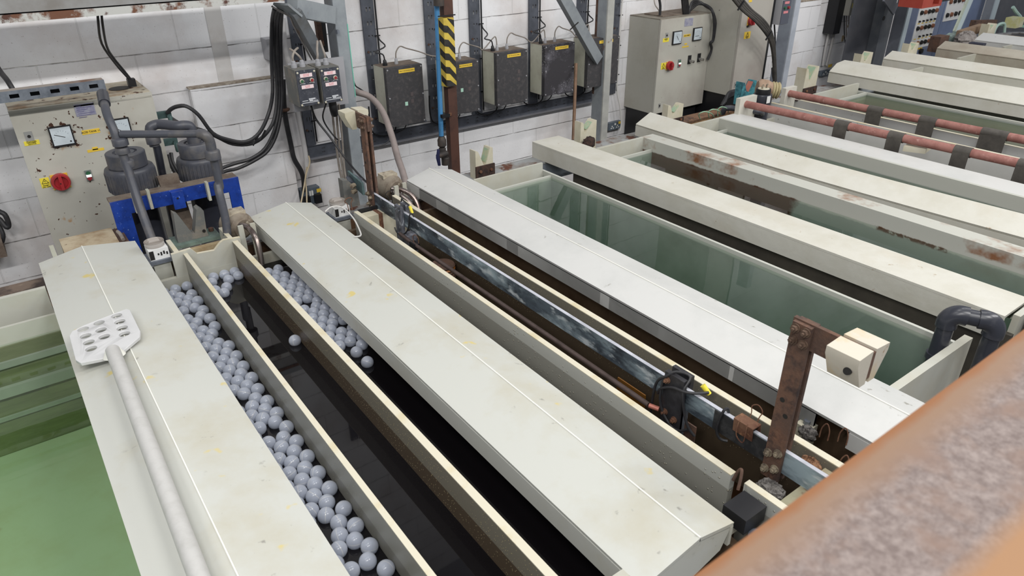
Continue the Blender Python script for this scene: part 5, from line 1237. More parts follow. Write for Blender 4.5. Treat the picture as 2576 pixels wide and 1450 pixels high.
# black cable bundles
bundle('', 'black cables arching over the meter cabinet', [cpath([(1716+k*4, -5, 3.98), (1718+k*4, 15, 4.0), (1722+k*3, 36+k*2, 4.02), (1740, 22-k*5, 4.04), (1757, 10-k*2, 4.04), (1778, 14+k, 3.98), (1792, 28, 3.91), (1797+k, 60, 3.90), (1794, 100, 3.90), (1787, 108, 3.91), (1790, 125, 3.91), (1780, 150, 3.92)]) for k in range(4)], .011,
 labels=['lowest cable of the black bundle arching over the meter cabinet', 'second cable of the black bundle arching over the meter cabinet', 'third cable of the black bundle arching over the meter cabinet', 'topmost cable of the black bundle arching over the meter cabinet'])
cable('power_cable', 'single black cable entering the roof of the meter cabinet from above', cpath([(1658, -5, 4.05), (1661, 15, 4.05), (1660, 38, 4.05)]), .010, M_rubber)
cable('thin_wire', 'thin grey wire looping down beside the single cable on the meter cabinet', cpath([(1645, -4, 4.15), (1648, 12, 4.12), (1656, 24, 4.08), (1660, 32, 4.06)]), .0045, M_cable_grey, 'wire')
bundle('', 'dark cables slanting down to the grey station box', [cpath([(1842+k*7, -6, 3.5), (1868+k*7, 25, 3.5), (1900+k*6, 52-k, 3.5), (1928+k*3, 85-k*3, 3.52), (1940+k*2, 110, 3.55), (1946+k, 150, 3.58), (1948+k, 215, 3.6)]) for k in range(4)], .013, mat('dusty_cable', (78, 74, 70), .6, dirt=((54, 52, 50), 12, .4, .65)),
 labels=['lowest of the dark cables slanting past the tall cabinet', 'second of the dark cables slanting past the tall cabinet', 'third of the dark cables slanting past the tall cabinet', 'topmost of the dark cables slanting past the tall cabinet'])
for k, (x, y) in enumerate(((1863, 14), (1933, 90))):
    p = PY(x, y, 3.48); MB().bar(p+Vector((-.025, 0, -.03)), p+Vector((.035, 0, .03)), .008, .012, FW).build('cable_tie', M_black, label=('upper', 'lower')[k]+' black tie around the slanting dark cables', cat='cable tie')
# column with grey station box
col3, c3a, c3b, c3d = column('steel_column', 'pale blue-grey steel column behind the grey station box', (1948, 130), (1984, 110), (1996, 110), 3.90, 3.3, 0, mat('pale_column', (178, 184, 194), .55, dirt=((156, 162, 172), 5, .45, .7)), mat('column_shade_side', (150, 158, 170), .55, dirt=((130, 136, 148), 5, .45, .7)))
Ys = 3.60
a, b = PY(1969, 3.5, Ys), PY(1981.5, 60, Ys)
x0 = PY(1966, 30, Ys).x; x1 = PY(1986, 30, Ys).x; z1, z0 = a.z+.01, b.z
st = thing('station_box', 'grey station box with dark push-button front beside the slanting cables', 'control box', ((x0+x1)/2, 3.75, z0))
MB().box(x0, x1, Ys+.004, 3.895, z0, z1).bevel(.004, 1).build('housing', M_encl, st)
fr = MB().box(x0+.004, x1-.002, Ys-.003, Ys+.0035, z0+.004, z1-.004).bevel(.004, 2).build('front', mat('station_front', (78, 82, 94), .5), st)
w, h = x1-x0, z1-z0
for v in (.12, .50): MB().box(x0+w*.2, x0+w*.75, Ys-.0048, Ys-.0032, z1-h*(v+.05), z1-h*(v-.05)).bevel(.003, 2).build('pink_label', mat('pink_tag', (206, 130, 136), .5), st)
for u, m in ((.25, M_green_btn), (.70, M_red_btn)): MB().cone((x0+w*u, Ys-.0035, z1-h*.32), (x0+w*u, Ys-.018, z1-h*.32), .011, .010, 16).build('button', m, st)
# things on its left side
lx = x0-.0005
MB().box(lx-.002, lx, Ys+.09, Ys+.20, z0+h*.18, z0+h*.62).build('notice_card', M_white, st)
MB().box(lx-.003, lx-.0022, Ys+.16, Ys+.19, z0+h*.2, z0+h*.5).build('red_stripe', mat('red_print', (190, 84, 62), .6), st)
MB().lathe([(.028, 0), (.028, .03), (.014, .035), (.014, .06)], (lx-.0005, Ys+.12, z0+h*.82), (-1, 0, 0), 18).build('side_plug', M_cable_grey, st)
MB().tube([(lx-.055, Ys+.12, z0+h*.80), (lx-.075, Ys+.15, z0+h*.7), (lx-.06, Ys+.19, z0+h*.55), (lx-.03, Ys+.21, z0+h*.45)], .006).build('side_wire', M_encl, st)
MB().box(lx-.022, lx-.006, Ys+.15, Ys+.175, z0+h*.60, z0+h*.72).build('yellow_tag', M_yellow, st)
cable('thin_wire', 'dark wire with white tags running down beside the pale column', cpath([(1948, 62, 3.72), (1950, 110, 3.74), (1946, 150, 3.74), (1942, 175, 3.74), (1948, 215, 3.7)]), .007, M_rubber, 'wire')
for k, (x, y0, y1) in enumerate(((1947, 127, 152), (1943, 154, 170))):
    a, b = PY(x, y0, 3.725), PY(x-2, y1, 3.725); MB().bar(a, b, .012, .004, FW).build('cable_tag', M_white, label=('upper', 'lower')[k]+' white tag on the dark wire beside the pale column', cat='tag')

# ---------------------------------------------------------------- wall fittings and steelwork at the top right
th = None
for k, (xa, xb, xc) in enumerate(((2105, 2085, 2070), (2119, 2098, 2079))):
    MB().tube(cpath([(xa, -5, 4.25), (xa-10, 55, 4.25), (xb, 85, 4.25), (xb-8, 120, 4.25), (xc, 165, 4.25)]), .013, 10, 2).build('wall_conduit', M_paleconduit if False else mat('pale_conduit', (196, 194, 192), .5, dirt=((160, 140, 120), 6, .55, .75)), label=('left', 'right')[k]+' one of two pale conduits running down to the far wall socket', cat='conduit')
a = PY(2088, 82, 4.24); MB().box(a.x-.06, a.x+.11, 4.225, 4.262, a.z-.008, a.z+.008).build('conduit_clip', M_paleGreen, label='small saddle clip across the two pale conduits', cat='clip')
Yb = 4.10
a, b = PY(2145, -10, Yb), PY(2158, 36, Yb); x1 = PY(2166, 20, Yb).x
fb = thing('fuse_box', 'grey wall box with yellow stickers and a black window at the top right', 'box', ((a.x+x1)/2, 4.2, b.z))
MB().box(a.x, x1, Yb, WALL-.002, b.z, 3.1).bevel(.004, 1).build('housing', M_cab_plain, fb)
plate('window', M_ink, fb, (2150, 6), (2162, 20), Yb, .004); plate('yellow_label', M_yellow2, fb, (2145, 8), (2150, 19), Yb, .002); plate('yellow_label', M_yellow2, fb, (2149, 31), (2155, 35), Yb, .002)
plate('white_label', M_white, fb, (2150, 24), (2157, 27), Yb, .002)
MB().box(a.x-.12, a.x-.002, 4.16, WALL-.002, PY(2112, 84, 4.16).z, 3.1).build('trunking', M_black, label='black vertical trunking left of the stickered wall box', cat='trunking')
for k in range(3):
    cable('thin_wire', ('left', 'middle', 'right')[k]+' wire hanging in a long loop below the stickered wall box', cpath([(2124+k*6, 40, 4.18), (2124+k*5, 80, 4.18), (2126+k*4, 105, 4.18), (2132+k*4, 125-k*3, 4.17), (2150, 130-k*4, 4.15), (2165, 118-k*3, 4.1), (2178, 102, 4.02)]), .0055, M_cable_grey if k else M_rubber, 'wire')
p = PY(2138, 56, 4.17); MB().prism([(p.x-.04, 4.165, p.z-.03), (p.x+.03, 4.165, p.z+.0), (p.x+.08, 4.165, p.z-.03), (p.x+.085, 4.165, p.z-.06), (p.x+.03, 4.165, p.z-.035), (p.x-.03, 4.165, p.z-.05)], (0, .004, 0)).build('paper_tag', M_woodbrown, label='brown paper tag curled round the hanging wires', cat='tag')
p = PY(2119, 94, 4.17); MB().box(p.x-.02, p.x+.02, 4.16, 4.165, p.z-.04, p.z+.02).build('paper_tag', M_woodbrown, label='small brown tag on the wire loop near the black trunking', cat='tag')
# charcoal sheet and column
Yh_ = 3.86
a, b = PY(2185, 0, Yh_), PY(2222, 162, Yh_)
cs = thing('steel_screen', 'dark charcoal steel screen before the grey column at the top right', 'screen', ((a.x+b.x)/2, Yh_, 0))
xm = PY(2207, 120, Yh_).x
MB().box(a.x-.05, xm, Yh_+.10, Yh_+.12, .3, 3.2).build('rear_sheet', M_charcoal, cs)
MB().box(xm-.02, PY(2243, 60, Yh_).x, Yh_, Yh_+.10, .3, 3.2).build('front_post', mat('dark_post', (84, 88, 94), .5, dirt=((104, 106, 108), 5, .45, .7)), cs)
p = PY(2223, 46, Yh_); MB().cone((p.x, Yh_-.0005, p.z), (p.x, Yh_-.004, p.z), .022, .022, 18).build('bolt_hole', M_ink, cs)
col4, *_x = column('steel_column', 'grey-blue steel column with pale edge between charcoal screen and knob panel', (2240, 80), (2277, 60), (2286, 60), 3.80, 3.3, 0, mat('pale_edge', (170, 182, 188), .55), mat('blue_grey_column', (120, 124, 134), .55, dirt=((104, 108, 116), 4, .45, .7)))
MB().bar(PY(2228, -10, 3.75), PY(2252, 25, 3.79), .10, .02, FW).build('gusset', mat('blue_grey_column', (1, 1, 1)), col4)
# knob panel cabinet
Yk = 4.12
a, b = PY(2300, 0, Yk), PY(2347, 133, Yk); x0 = PY(2292, 120, Yk).x-.05; x1 = PY(2372, 30, Yk).x
kp = thing('knob_cabinet', 'blue-grey cabinet with a white panel full of dark knobs at the top right', 'cabinet', ((x0+x1)/2, 4.2, .6))
MB().box(x0, x1, Yk, WALL-.002, .55, 3.2).build('body', M_bluegrey, kp)
pa_, pb_ = PY(2290, 112, Yk), PY(2337, 116, Yk)
px0, px1, pz0 = PY(2293, 100, Yk).x, PY(2340, 100, Yk).x, PY(2310, 120, Yk).z
wp = MB().box(px0, px1, Yk-.006, Yk-.0005, pz0, 3.05).build('white_panel', M_white, kp)
rk = random.Random(3)
mk_ = [M_ink, mat('brown_knob', (130, 84, 60), .5), M_ink]
z = pz0+.06; r = 0
while z < 3.0:
    big = r % 2 == 0
    for c in range(5):
        if not big and c == 0 and r % 4 == 1: continue
        xx = px0+(px1-px0)*(.12+.19*c)
        k = MB().lathe([(.024 if big else .010, 0), (.022 if big else .010, .02), (0, .022)], (xx, Yk-.0065, z), FW, 14).build('knob', mk_[(r*3+c*7) % 3] if big else M_ink, wp)
    if big: 
        for c in range(5): MB().box(px0+(px1-px0)*(.08+.19*c), px0+(px1-px0)*(.19+.19*c), Yk-.0072, Yk-.0062, z+.045, z+.055).build('yellow_strip', M_yellow, wp)
    z += .075 if big else .095; r += 1
MB().box(x0+.30, x0+.32, Yk-.001, Yk-.0003, .55, 3.2).build('door_gap', M_ink, kp)
p = PY(2314, 128, Yk); MB().cone((p.x, Yk, p.z), (p.x, Yk-.03, p.z), .03, .028, 16).build('lower_knob', M_ink, kp)
p = PY(2314, 122, Yk); MB().box(p.x-.05, p.x+.05, Yk-.002, Yk-.0002, p.z-.008, p.z+.016).build('yellow_label', M_yellow, kp)
# second panel
x0, x1 = PY(2372, 40, Yk).x, PY(2470, 40, Yk).x
k2 = thing('knob_cabinet', 'second blue-grey cabinet with smaller white knob panel behind the pale diagonal pole', 'cabinet', ((x0+x1)/2, 4.2, .6))
MB().box(x0+.004, x1, Yk+.01, WALL-.002, .55, 3.2).build('body', mat('mid_blue_grey', (112, 126, 156), .5, dirt=((98, 110, 138), 3, .45, .7)), k2)
wx0, wx1, wz0 = PY(2376, 40, Yk).x, PY(2420, 30, Yk).x, PY(2372, 55, Yk).z
w2 = MB().box(wx0, wx1, Yk+.003, Yk+.0095, wz0, 3.05).build('white_panel', M_white, k2)
for r in range(4):
    for c in range(4): MB().lathe([(.026 if r < 2 else .010, 0), (.024 if r < 2 else .010, .02), (0, .022)], (wx0+(wx1-wx0)*(.14+.24*c), Yk+.0025, wz0+.07+r*.15), FW, 14).build('knob', mk_[(r+c) % 3] if r < 2 else M_ink, w2)
# red hoist box hanging
hb = PY(2318, 22, 3.3); he = PY(2390, 14, 3.3)
hr = thing('hoist_block', 'red and dark hoist block hanging at the top right edge before the knob panel', 'hoist', ((hb.x+he.x)/2, 3.4, hb.z))
x0, x1 = hb.x, PY(2344, 18, 3.3).x; z0 = hb.z
MB().box(x0, x1, 3.30, 3.52, z0, z0+.5).bevel(.01, 2).build('red_case', M_hoistred, hr)
xa, xb = PY(2360, 14, 3.3).x, PY(2367, 14, 3.3).x
MB().box(x1+.001, xb, 3.30, 3.50, z0+.0, z0+.02).build('lower_rib', M_hoistred, hr); MB().box(xa, xb, 3.30, 3.50, z0+.021, z0+.5).build('rib', M_hoistred, hr)
MB().box(x1+.001, xa-.001, 3.36, 3.50, z0+.021, z0+.5).build('dark_core', M_ink, hr)
MB().box(xb+.001, PY(2392, 10, 3.3).x, 3.31, 3.52, z0+.03, z0+.5).bevel(.02, 3).build('motor', M_black, hr)
# diagonal pale pole, blue panel, columns
a = PY(2440, -10, 3.75); b = PY(2398, 88, 3.55)
dp = thing('diagonal_brace', 'pale green angle brace slanting down in front of the second knob panel', 'brace', b)
MB().bar(a, b, .10, .016, FW).build('wide_leg', M_paleGreen, dp); MB().bar(a+Vector((.045, 0, 0)), b+Vector((.045, 0, 0)), .02, .06, FW).build('edge_leg', mat('pale_edge', (1, 1, 1)), dp)
p = PY(2398, 96, 3.50); MB().prism([(p.x-.09, 3.48, p.z-.10), (p.x+.06, 3.48, p.z-.10), (p.x+.07, 3.48, p.z+.06), (p.x+.03, 3.48, p.z-.02), (p.x-.01, 3.48, p.z+.05), (p.x-.10, 3.48, p.z+.03)], (0, .07, 0)).build('foot_bracket', mat('grey_green_bracket', (122, 136, 132), .6, dirt=((160, 182, 172), 20, .5, .7)), dp)
x0, x1 = PY(2455, 40, 4.0).x, PY(2545, 20, 4.0).x
col5, *_y = column('steel_column', 'grey steel column with pale edge at the top right, right of the blue panel', (2470, 40), (2497, 30), (2507, 30), 3.95, 3.3, 0, mat('pale_edge', (1, 1, 1)), mat('mid_grey_column', (132, 136, 142), .55, dirt=((112, 116, 124), 4, .45, .7)))
MB().box(PY(2507, 30, 4.1).x, PY(2576, 30, 4.1).x+1.5, 4.14, 4.16, .5, 3.2).build('dark_sheet', M_charcoal, label='dark sheet panel at the top right corner', cat='panel')
p0, p1 = PY(2412, 88, 3.45), PY(2468, 70, 3.45)
MB().bar(p0, p1, .06, .08).build('tan_beam', mat('tan_channel', (146, 122, 100), .7, dirt=((112, 92, 76), 6, .45, .7)), label='tan steel channel lying behind the far lids', cat='beam')
p0, p1 = PY(2446, 62, 3.6), PY(2500, 60, 3.6)
MB().bar(p0, p1, .06, .09).build('brown_bracket', M_rust, label='brown bracket plate under the far grey column', cat='bracket')
p = PY(2352, 110, 3.42); q = PY(2374, 108, 3.42)
MB().box(p.x, q.x, 3.38, 3.48, .92, PY(2360, 92, 3.42).z).build('rusty_post', M_rust, label='dark rusty stub post behind the dull brown lid', cat='post')
# crumpled rag-like wrapped heater head between the far lids
p = PY(2428, 101, 3.36)
mb = MB(); mb.ball((0, 0, 0), 1, 28, 18); rr = random.Random(5)
for v in mb.b.verts: v.co = Vector((v.co.x*.16, v.co.y*.09, v.co.z*.085))*(1+rr.uniform(-.12, .12))+p
wh = mb.build('wrapped_head', M_dirtyrag, label='grey wrapped heater head lying between the far lids', cat='heater')
cable('steel_tube', 'thin bright bent tube from the grey wrapped head over the dull brown lid', [p+Vector((.14, -.02, 0)), p+Vector((.35, -.08, .02)), p+Vector((.75, -.2, .02)), p+Vector((1.0, -.3, -.02)), p+Vector((1.06, -.36, -.10))], .014, M_chrome, 'pipe')
a, b = PZ(2440, 112, 1.006), PZ(2476, 116, 1.006)
MB().bar(a+Vector((0, 0, .012)), b+Vector((0, 0, .012)), .09, .022).build('dark_strip', mat('navy_strip', (48, 50, 66), .5), label='dark navy strip lying on the dull brown far lid', cat='strip')
for k, (x0, y0, x1, y1, m) in enumerate(((2520, 62, 2576, 66, mat('mint_rail', (150, 190, 172), .6)), (2505, 78, 2580, 84, M_galv_dull), (2500, 88, 2585, 98, M_woodbrown))):
    MB().bar(PY(x0, y0, 3.45+.15*(2-k)), PY(x1+40, y1+3, 3.45+.15*(2-k)), .06, .03).build('far_rail', m, label=('mint green rail in the clutter at the top right edge', 'dull grey rail under the mint green one at the right edge', 'brown rail lowest in the clutter at the top right edge')[k], cat='rail')
p = PY(2512, 72, 3.55)
mb = MB()
mb.tube([p+Vector((-.10, 0, -.06)), p+Vector((-.08, 0, .02)), p+Vector((.0, 0, .05)), p+Vector((.10, -.01, .04)), p+Vector((.14, -.02, -.06))], .016, 10)
mb.build('hose_bracket', mat('pale_mint', (164, 190, 180), .6), label='pale mint hooped bracket at the far right end of the row', cat='bracket')
p = PY(2555, 55, 3.6); MB().box(p.x-.10, p.x+.10, 3.55, 3.68, p.z-.06, p.z+.05).bevel(.01, 2).build('yellowed_block', mat('yellowed_plastic', (190, 188, 130), .6, dirt=((206, 204, 186), 10, .4, .7)), label='yellowed plastic block at the top right edge', cat='block')
cable('flexible_hose', 'pale hose curving over the yellowed block at the top right edge', [PY(2548, 18, 3.7), PY(2556, 30, 3.68), PY(2566, 42, 3.66), PY(2570, 52, 3.64)], .02, mat('pale_mint', (1, 1, 1)), 'hose')
# ---------------------------------------------------------------- long hanging bar with its rusted lifting arms
XB = 1.335
fb = thing('hanging_bar', 'long tarnished metal bar lying over the brown tank, a rusted upright arm at each end', 'bar', (XB, 1.7, .98))
zb0, zb1 = .984, 1.052
MB().box(XB, XB+.012, .46, 2.975, zb0, zb1-.0015).build('bar_face', M_flight, fb)
MB().box(XB, XB+.012, .46, 2.975, zb1-.0012, zb1).build('bright_top_edge', M_flight_top, fb)
MB().box(XB-.0014, XB-.0002, .735, .90, zb0, zb1-.004).build('blackened_patch', M_flight_blk, fb)
def lift_arm(yc, sgn):
    """two rusted flats either side of the bar, bolted, with an arm and a plastic block; sgn = direction of the arm along y"""
    up = MB(); w = .048; zt = 1.415
    for dx in (-.0115, .0125): up.box(XB+dx, XB+dx+.011, yc-w/2, yc+w/2, .955, zt)
    u = up.build('upright_arm', M_rust, fb)
    y1 = yc+sgn*.16
    arm = MB().box(XB+.0002, XB+.0118, min(yc-sgn*.03, y1), max(yc-sgn*.03, y1), zt-.062, zt+.004).build('cross_arm', M_rust, fb)
    for z in (.985, 1.036): 
        for dy in (-.012, .014): nut(fb, (XB-.0117, yc+dy, z+(.010 if dy*sgn > 0 else -.004)), M_nut2)
    for z in (zt-.014, zt-.045):
        for dy in (-.013, .013): nut(fb, (XB-.0117, yc+dy, z), M_nut); nut(fb, (XB+.0237, yc+dy, z), M_nut, 1)
    for z in (1.16, 1.20):
        MB().cone((XB-.0117, yc+.008*(1 if z > 1.18 else -1), z), (XB-.0123, yc+.008*(1 if z > 1.18 else -1), z), .0065, .0065, 14).build('bolt_hole', M_ink, fb)
    # plastic cradle block gripping the arm end
    a, b = y1-sgn*.075, y1
    ya, yb = min(a, b), max(a, b); zt2 = zt+.010
    for (xa, xb_, s) in ((XB-.052, XB-.0004, -1), (XB+.0124, XB+.066, 1)):
        xo = xa if s < 0 else xb_; xi = xb_ if s < 0 else xa
        k = .026*s
        MB().prism([(xo, yb, zt2-.004), (xi, yb, zt2), (xi, yb, zt2-.085), (xi+(xo-xi)*.42, yb, zt2-.085), (xo, yb, zt2-.022)], (0, ya-yb, 0)).bevel(.003, 2).build('plastic_block', M_blockwhite if sgn < 0 else M_blockcream, fb)
        if sgn < 0 and s < 0:
            pz = zt2-.045; nx_ = xo+(xi-xo)*.18
            MB().cone((nx_, ya+.022, pz), (nx_-.006, ya+.022, pz+.002), .0085, .0085, 16).build('block_hole', M_ink, fb)
def nut(th, p, m, s=-1, r=.0085):
    p = Vector(p); ax = (s, 0, 0)
    w = MB().cone(p, p+Vector((s*.003, 0, 0)), r*1.35, r*1.35, 16).build('washer', m, th)
    n = MB().hexnut(p+Vector((s*.0032, 0, 0)), ax, r, .008).build('bolt', m, th)
    MB().cone(p+Vector((s*.0113, 0, 0)), p+Vector((s*.016, 0, 0)), r*.5, r*.45, 10).build('bolt_end', m, n)
lift_arm(.705, -1)
lift_arm(2.955, 1)
# two clamps hanging from the bar with wires
def clamp(label, yc, m, zt, zb, w):
    th = thing('bar_clamp', label, 'clamp', (XB, yc, zb))
    MB().box(XB-.017, XB-.0016, yc-w/2, yc+w/2, zb, zt).bevel(.001, 1).build('front_plate', m, th)
    MB().box(XB+.0124, XB+.026, yc-w/2, yc+w/2, zt-.10, zt+.004).bevel(.001, 1).build('rear_plate', m, th)
    return th
c1 = clamp('patchy galvanised clamp near the far end of the long tarnished bar', 2.665, M_clamp, 1.078, .880, .056)
for (dy, z) in ((-.016, 1.062), (.014, 1.060), (-.012, .955), (.012, .945)): MB().cone((XB-.0172, 2.665+dy, z), (XB-.021, 2.665+dy, z), .0045, .0045, 10).build('rivet', M_galv, c1)
c2 = clamp('black clamp with rusty bolts near the rusted foreground arm of the long bar', 1.035, mat('black_clamp', (48, 47, 50), .5, .2, dirt=((70, 70, 74), 20, .45, .7)), 1.086, .865, .070)
for (dy, z) in ((.022, 1.062), (.018, .952), (-.018, .945)): nut(c2, (XB-.0172, 1.035+dy, z), M_rust2, r=.0075)
MB().box(XB-.010, XB+.02, 1.0, 1.0+.004, .862, 1.0).build('side_angle', M_galv, c2)
MB().box(XB+.004, XB+.008, .955, .995, .880, .945).build('copper_tab', M_rust, c2)
# wires wrapped round the clamps
cable('thin_wire', 'black wire looped around the patchy far clamp', [(XB+.03, 2.72, 1.02), (XB+.02, 2.69, 1.095), (XB+.012, 2.655, 1.100), (XB+.02, 2.62, 1.088)], .0035, M_rubber, 'wire')
p = Vector((XB+.02, 2.615, 1.085)); MB().cone(p, p+Vector((.004, -.012, -.03)), .007, .006, 12).build('yellow_crimp', M_yellow2, label='yellow crimp sleeve at the patchy far clamp', cat='crimp')
cable('thin_wire', 'dark wire ring hanging on the bar beside the patchy far clamp', [(XB+.016, 2.565, 1.03), (XB+.006, 2.57, 1.066), (XB-.006, 2.575, 1.06), (XB-.008, 2.59, 1.0), (XB-.010, 2.63, .955), (XB-.022, 2.675, .945), (XB-.022, 2.70, .965)], .0032, M_rubber, 'wire')
w = .0042
cable('thin_wire', 'black wire crossing in loops over the black near clamp', [(XB-.02, 1.105, .86), (XB-.022, 1.10, .98), (XB-.022, 1.09, 1.04), (XB-.022, 1.06, 1.075), (XB-.004, 1.04, 1.094), (XB+.008, 1.0, 1.094), (XB-.022, .995, 1.06), (XB-.021, .985, 1.0), (XB-.020, .965, .955), (XB-.012, .945, .93)], w, M_rubber, 'wire')
cable('thin_wire', 'black wire hooped across the front of the black near clamp', [(XB-.02, 1.085, 1.0), (XB-.026, 1.07, 1.028), (XB-.026, 1.03, 1.055), (XB-.022, .99, 1.062), (XB-.004, .965, 1.064), (XB+.03, .95, 1.06)], w, M_rubber, 'wire')
cable('thin_wire', 'black wire sagging below the hooped one on the black near clamp', [(XB-.021, 1.068, 1.07), (XB-.026, 1.07, 1.0), (XB-.026, 1.055, .955), (XB-.026, 1.02, .925), (XB-.024, .99, .925), (XB-.02, .965, .945)], w, M_rubber, 'wire')
p = Vector((XB+.03, .972, 1.072)); MB().cone(p, p+Vector((.008, -.020, -.022)), .008, .007, 12).build('yellow_crimp', M_yellow2, label='yellow crimp sleeve beside the black near clamp', cat='crimp')
cable('thin_wire', 'black wire ring around the bar between clamp and rusty clip', [(XB+.016, .865, 1.03), (XB+.010, .868, 1.064), (XB-.004, .872, 1.06), (XB-.008, .88, 1.0), (XB-.006, .868, .972), (XB+.006, .85, .968)], .004, M_rubber, 'wire')
def bulldog(label, y, m=M_rust2):
    th = thing('bulldog_clip', label, 'clip', (XB, y, 1.05))
    MB().prism([(XB-.012, y-.030, 1.030), (XB-.016, y-.030, 1.072), (XB+.018, y-.030, 1.072), (XB+.024, y-.030, 1.030), (XB+.021, y-.030, 1.030), (XB+.016, y-.030, 1.069), (XB-.014, y-.030, 1.069), (XB-.009, y-.030, 1.030)], (0, .060, 0)).build('spring_body', m, th)
    MB().tube([(XB+.02, y+.012, 1.04), (XB+.032, y+.012, 1.075), (XB+.036, y+.016, 1.095), (XB+.038, y, 1.106), (XB+.036, y-.016, 1.095), (XB+.032, y-.012, 1.075), (XB+.02, y-.012, 1.04)], .0016, 6).build('wire_handle', M_rust2, th)
    MB().tube([(XB-.012, y+.014, 1.073), (XB-.020, y+.012, 1.06), (XB-.022, y+.010, 1.03), (XB-.022, y-.012, 1.02), (XB-.020, y-.014, 1.06), (XB-.012, y-.010, 1.074)], .0016, 6).build('wire_handle', M_rust2, th)
bulldog('rusty bulldog clip on the long bar just before the rusted foreground arm', .800)
cable('thin_wire', 'dark wire from the rusty bulldog clip to the rusted foreground arm', [(XB+.015, .775, 1.02), (XB+.02, .755, 1.01), (XB+.03, .73, 1.015)], .004, M_rubber, 'wire')
cable('thin_wire', 'blue-grey lead running from the rusted foreground arm to the brown crocodile clip', [(XB+.028, .70, 1.03), (XB+.035, .66, 1.015), (XB+.045, .62, 1.0), (XB+.05, .595, .995)], .0045, mat('blue_grey_lead', (84, 92, 104), .5), 'wire')
cr = thing('crocodile_clip', 'brown crocodile clip lying beside the bar near the foreground rail', 'clip', (XB+.055, .56, .99))
MB().tube([(XB+.050, .60, .996), (XB+.053, .575, .998), (XB+.058, .54, .994)], .0055, 10).build('brown_sleeve', M_rust2, cr)
MB().box(XB+.046, XB+.066, .475, .55, .985, 1.003).bevel(.005, 2).build('jaws', M_rust, cr)
for k in range(2): MB().tube([(XB+.05+k*.012, .53-k*.03, .985), (XB+.05+k*.012, .525-k*.03, .955)], .003, 8).build('prong', M_rust, cr)
# heating rod and support blocks
rd = thing('copper_rod', 'brown rod running below the long tarnished bar', 'rod', (1.30, 1.75, .95))
MB().tube([(1.302, 2.63, .962), (1.300, 2.55, .959), (1.300, 1.6, .957), (1.298, 1.10, .955)], .0085, 12, 1).build('rod', mat('dull_brown_rod', (92, 78, 74), .45, .3, dirt=((70, 58, 54), 14, .45, .7)), rd)
MB().tube([(1.298, 1.098, .955), (1.31, 1.07, .953)], .0075, 12, 1).build('copper_end', M_copper, rd)
MB().box(1.288, 1.316, 2.475, 2.52, .940, .966).build('holder', M_black, rd)
MB().tube([(1.302, 2.50, .966), (1.304, 2.515, .985), (1.310, 2.50, 1.0), (1.316, 2.485, .985), (1.312, 2.48, .966)], .0014, 6).build('holder_clip', M_rust2, rd)
MB().prism([(1.322, 2.60, .86), (1.322, 2.655, .875), (1.322, 2.645, .955), (1.322, 2.60, .95)], (.05, 0, 0)).build('metal_block', M_clamp, label='splashed metal block below the bar beside the patchy clamp', cat='block')
rb_ = thing('ribbed_float', 'orange ribbed ring part deep in the brown tank below the bar', 'float', (1.395, 2.40, .80))
for k in range(5): MB().lathe([(.050, 0), (.055, .006), (.050, .012)], (1.392, 2.42, .80+k*.014), UP, 28).build('rib', mat('amber_rib', (150, 92, 40), .5) if k == 3 else M_rust, rb_)
MB().box(1.348, 1.352, 1.16, 1.28, .86, .93).bevel(.001, 1).build('amber_strip', M_amber, label='amber plastic strip in the brown tank near the black clamp', cat='strip')
# far support block and near support block under the bar
fs = thing('support_block', 'cream support block with brown tape under the far end of the bar', 'support', (1.33, 2.86, .7))
MB().box(1.236, 1.448, 2.84, 2.90, .70, .985).bevel(.004, 1).build('block', M_blockcream, fs)
MB().box(1.305, 1.325, 2.8385, 2.9015, .72, .9865).build('brown_tape', M_rust2, fs)
MB().box(1.236, 1.40, 2.905, 2.918, .93, 1.0).build('black_backing', M_black, fs)
ns = thing('support_block', 'stained cream support block below the rusted foreground arm', 'support', (1.33, .64, .7))
MB().box(1.240, 1.440, .565, .625, .72, .984).bevel(.006, 2).build('block', mat('olive_block', (150, 146, 122), .6, dirt=[((128, 112, 84), 9, .45, .7)], spots=[((84, 60, 44), 18, .62, .7)], bump=.2), ns)
p = Vector((1.262, .66, .985))
mb = MB(); mb.ball((0, 0, 0), 1, 24, 16); rr = random.Random(9)
for v in mb.b.verts: v.co = Vector((v.co.x*.026, v.co.y*.034, v.co.z*.022))*(1+rr.uniform(-.2, .2))+p
mb.build('frayed_packing', M_fibre, label='frayed grey packing on the stained cream support block', cat='packing')
mb = MB(); mb.ball((0, 0, 0), 1, 24, 16)
p = Vector((1.435, .66, .965))
for v in mb.b.verts: v.co = Vector((v.co.x*.022, v.co.y*.03, v.co.z*.025))*(1+rr.uniform(-.2, .2))+p
mb.build('rust_crumbs', mat('rusty_crumbs', (150, 112, 84), .9, dirt=((96, 66, 48), 60, .42, .6), bump=1), label='rusty crumbs piled on the bar support behind the rusted foreground arm', cat='rust')
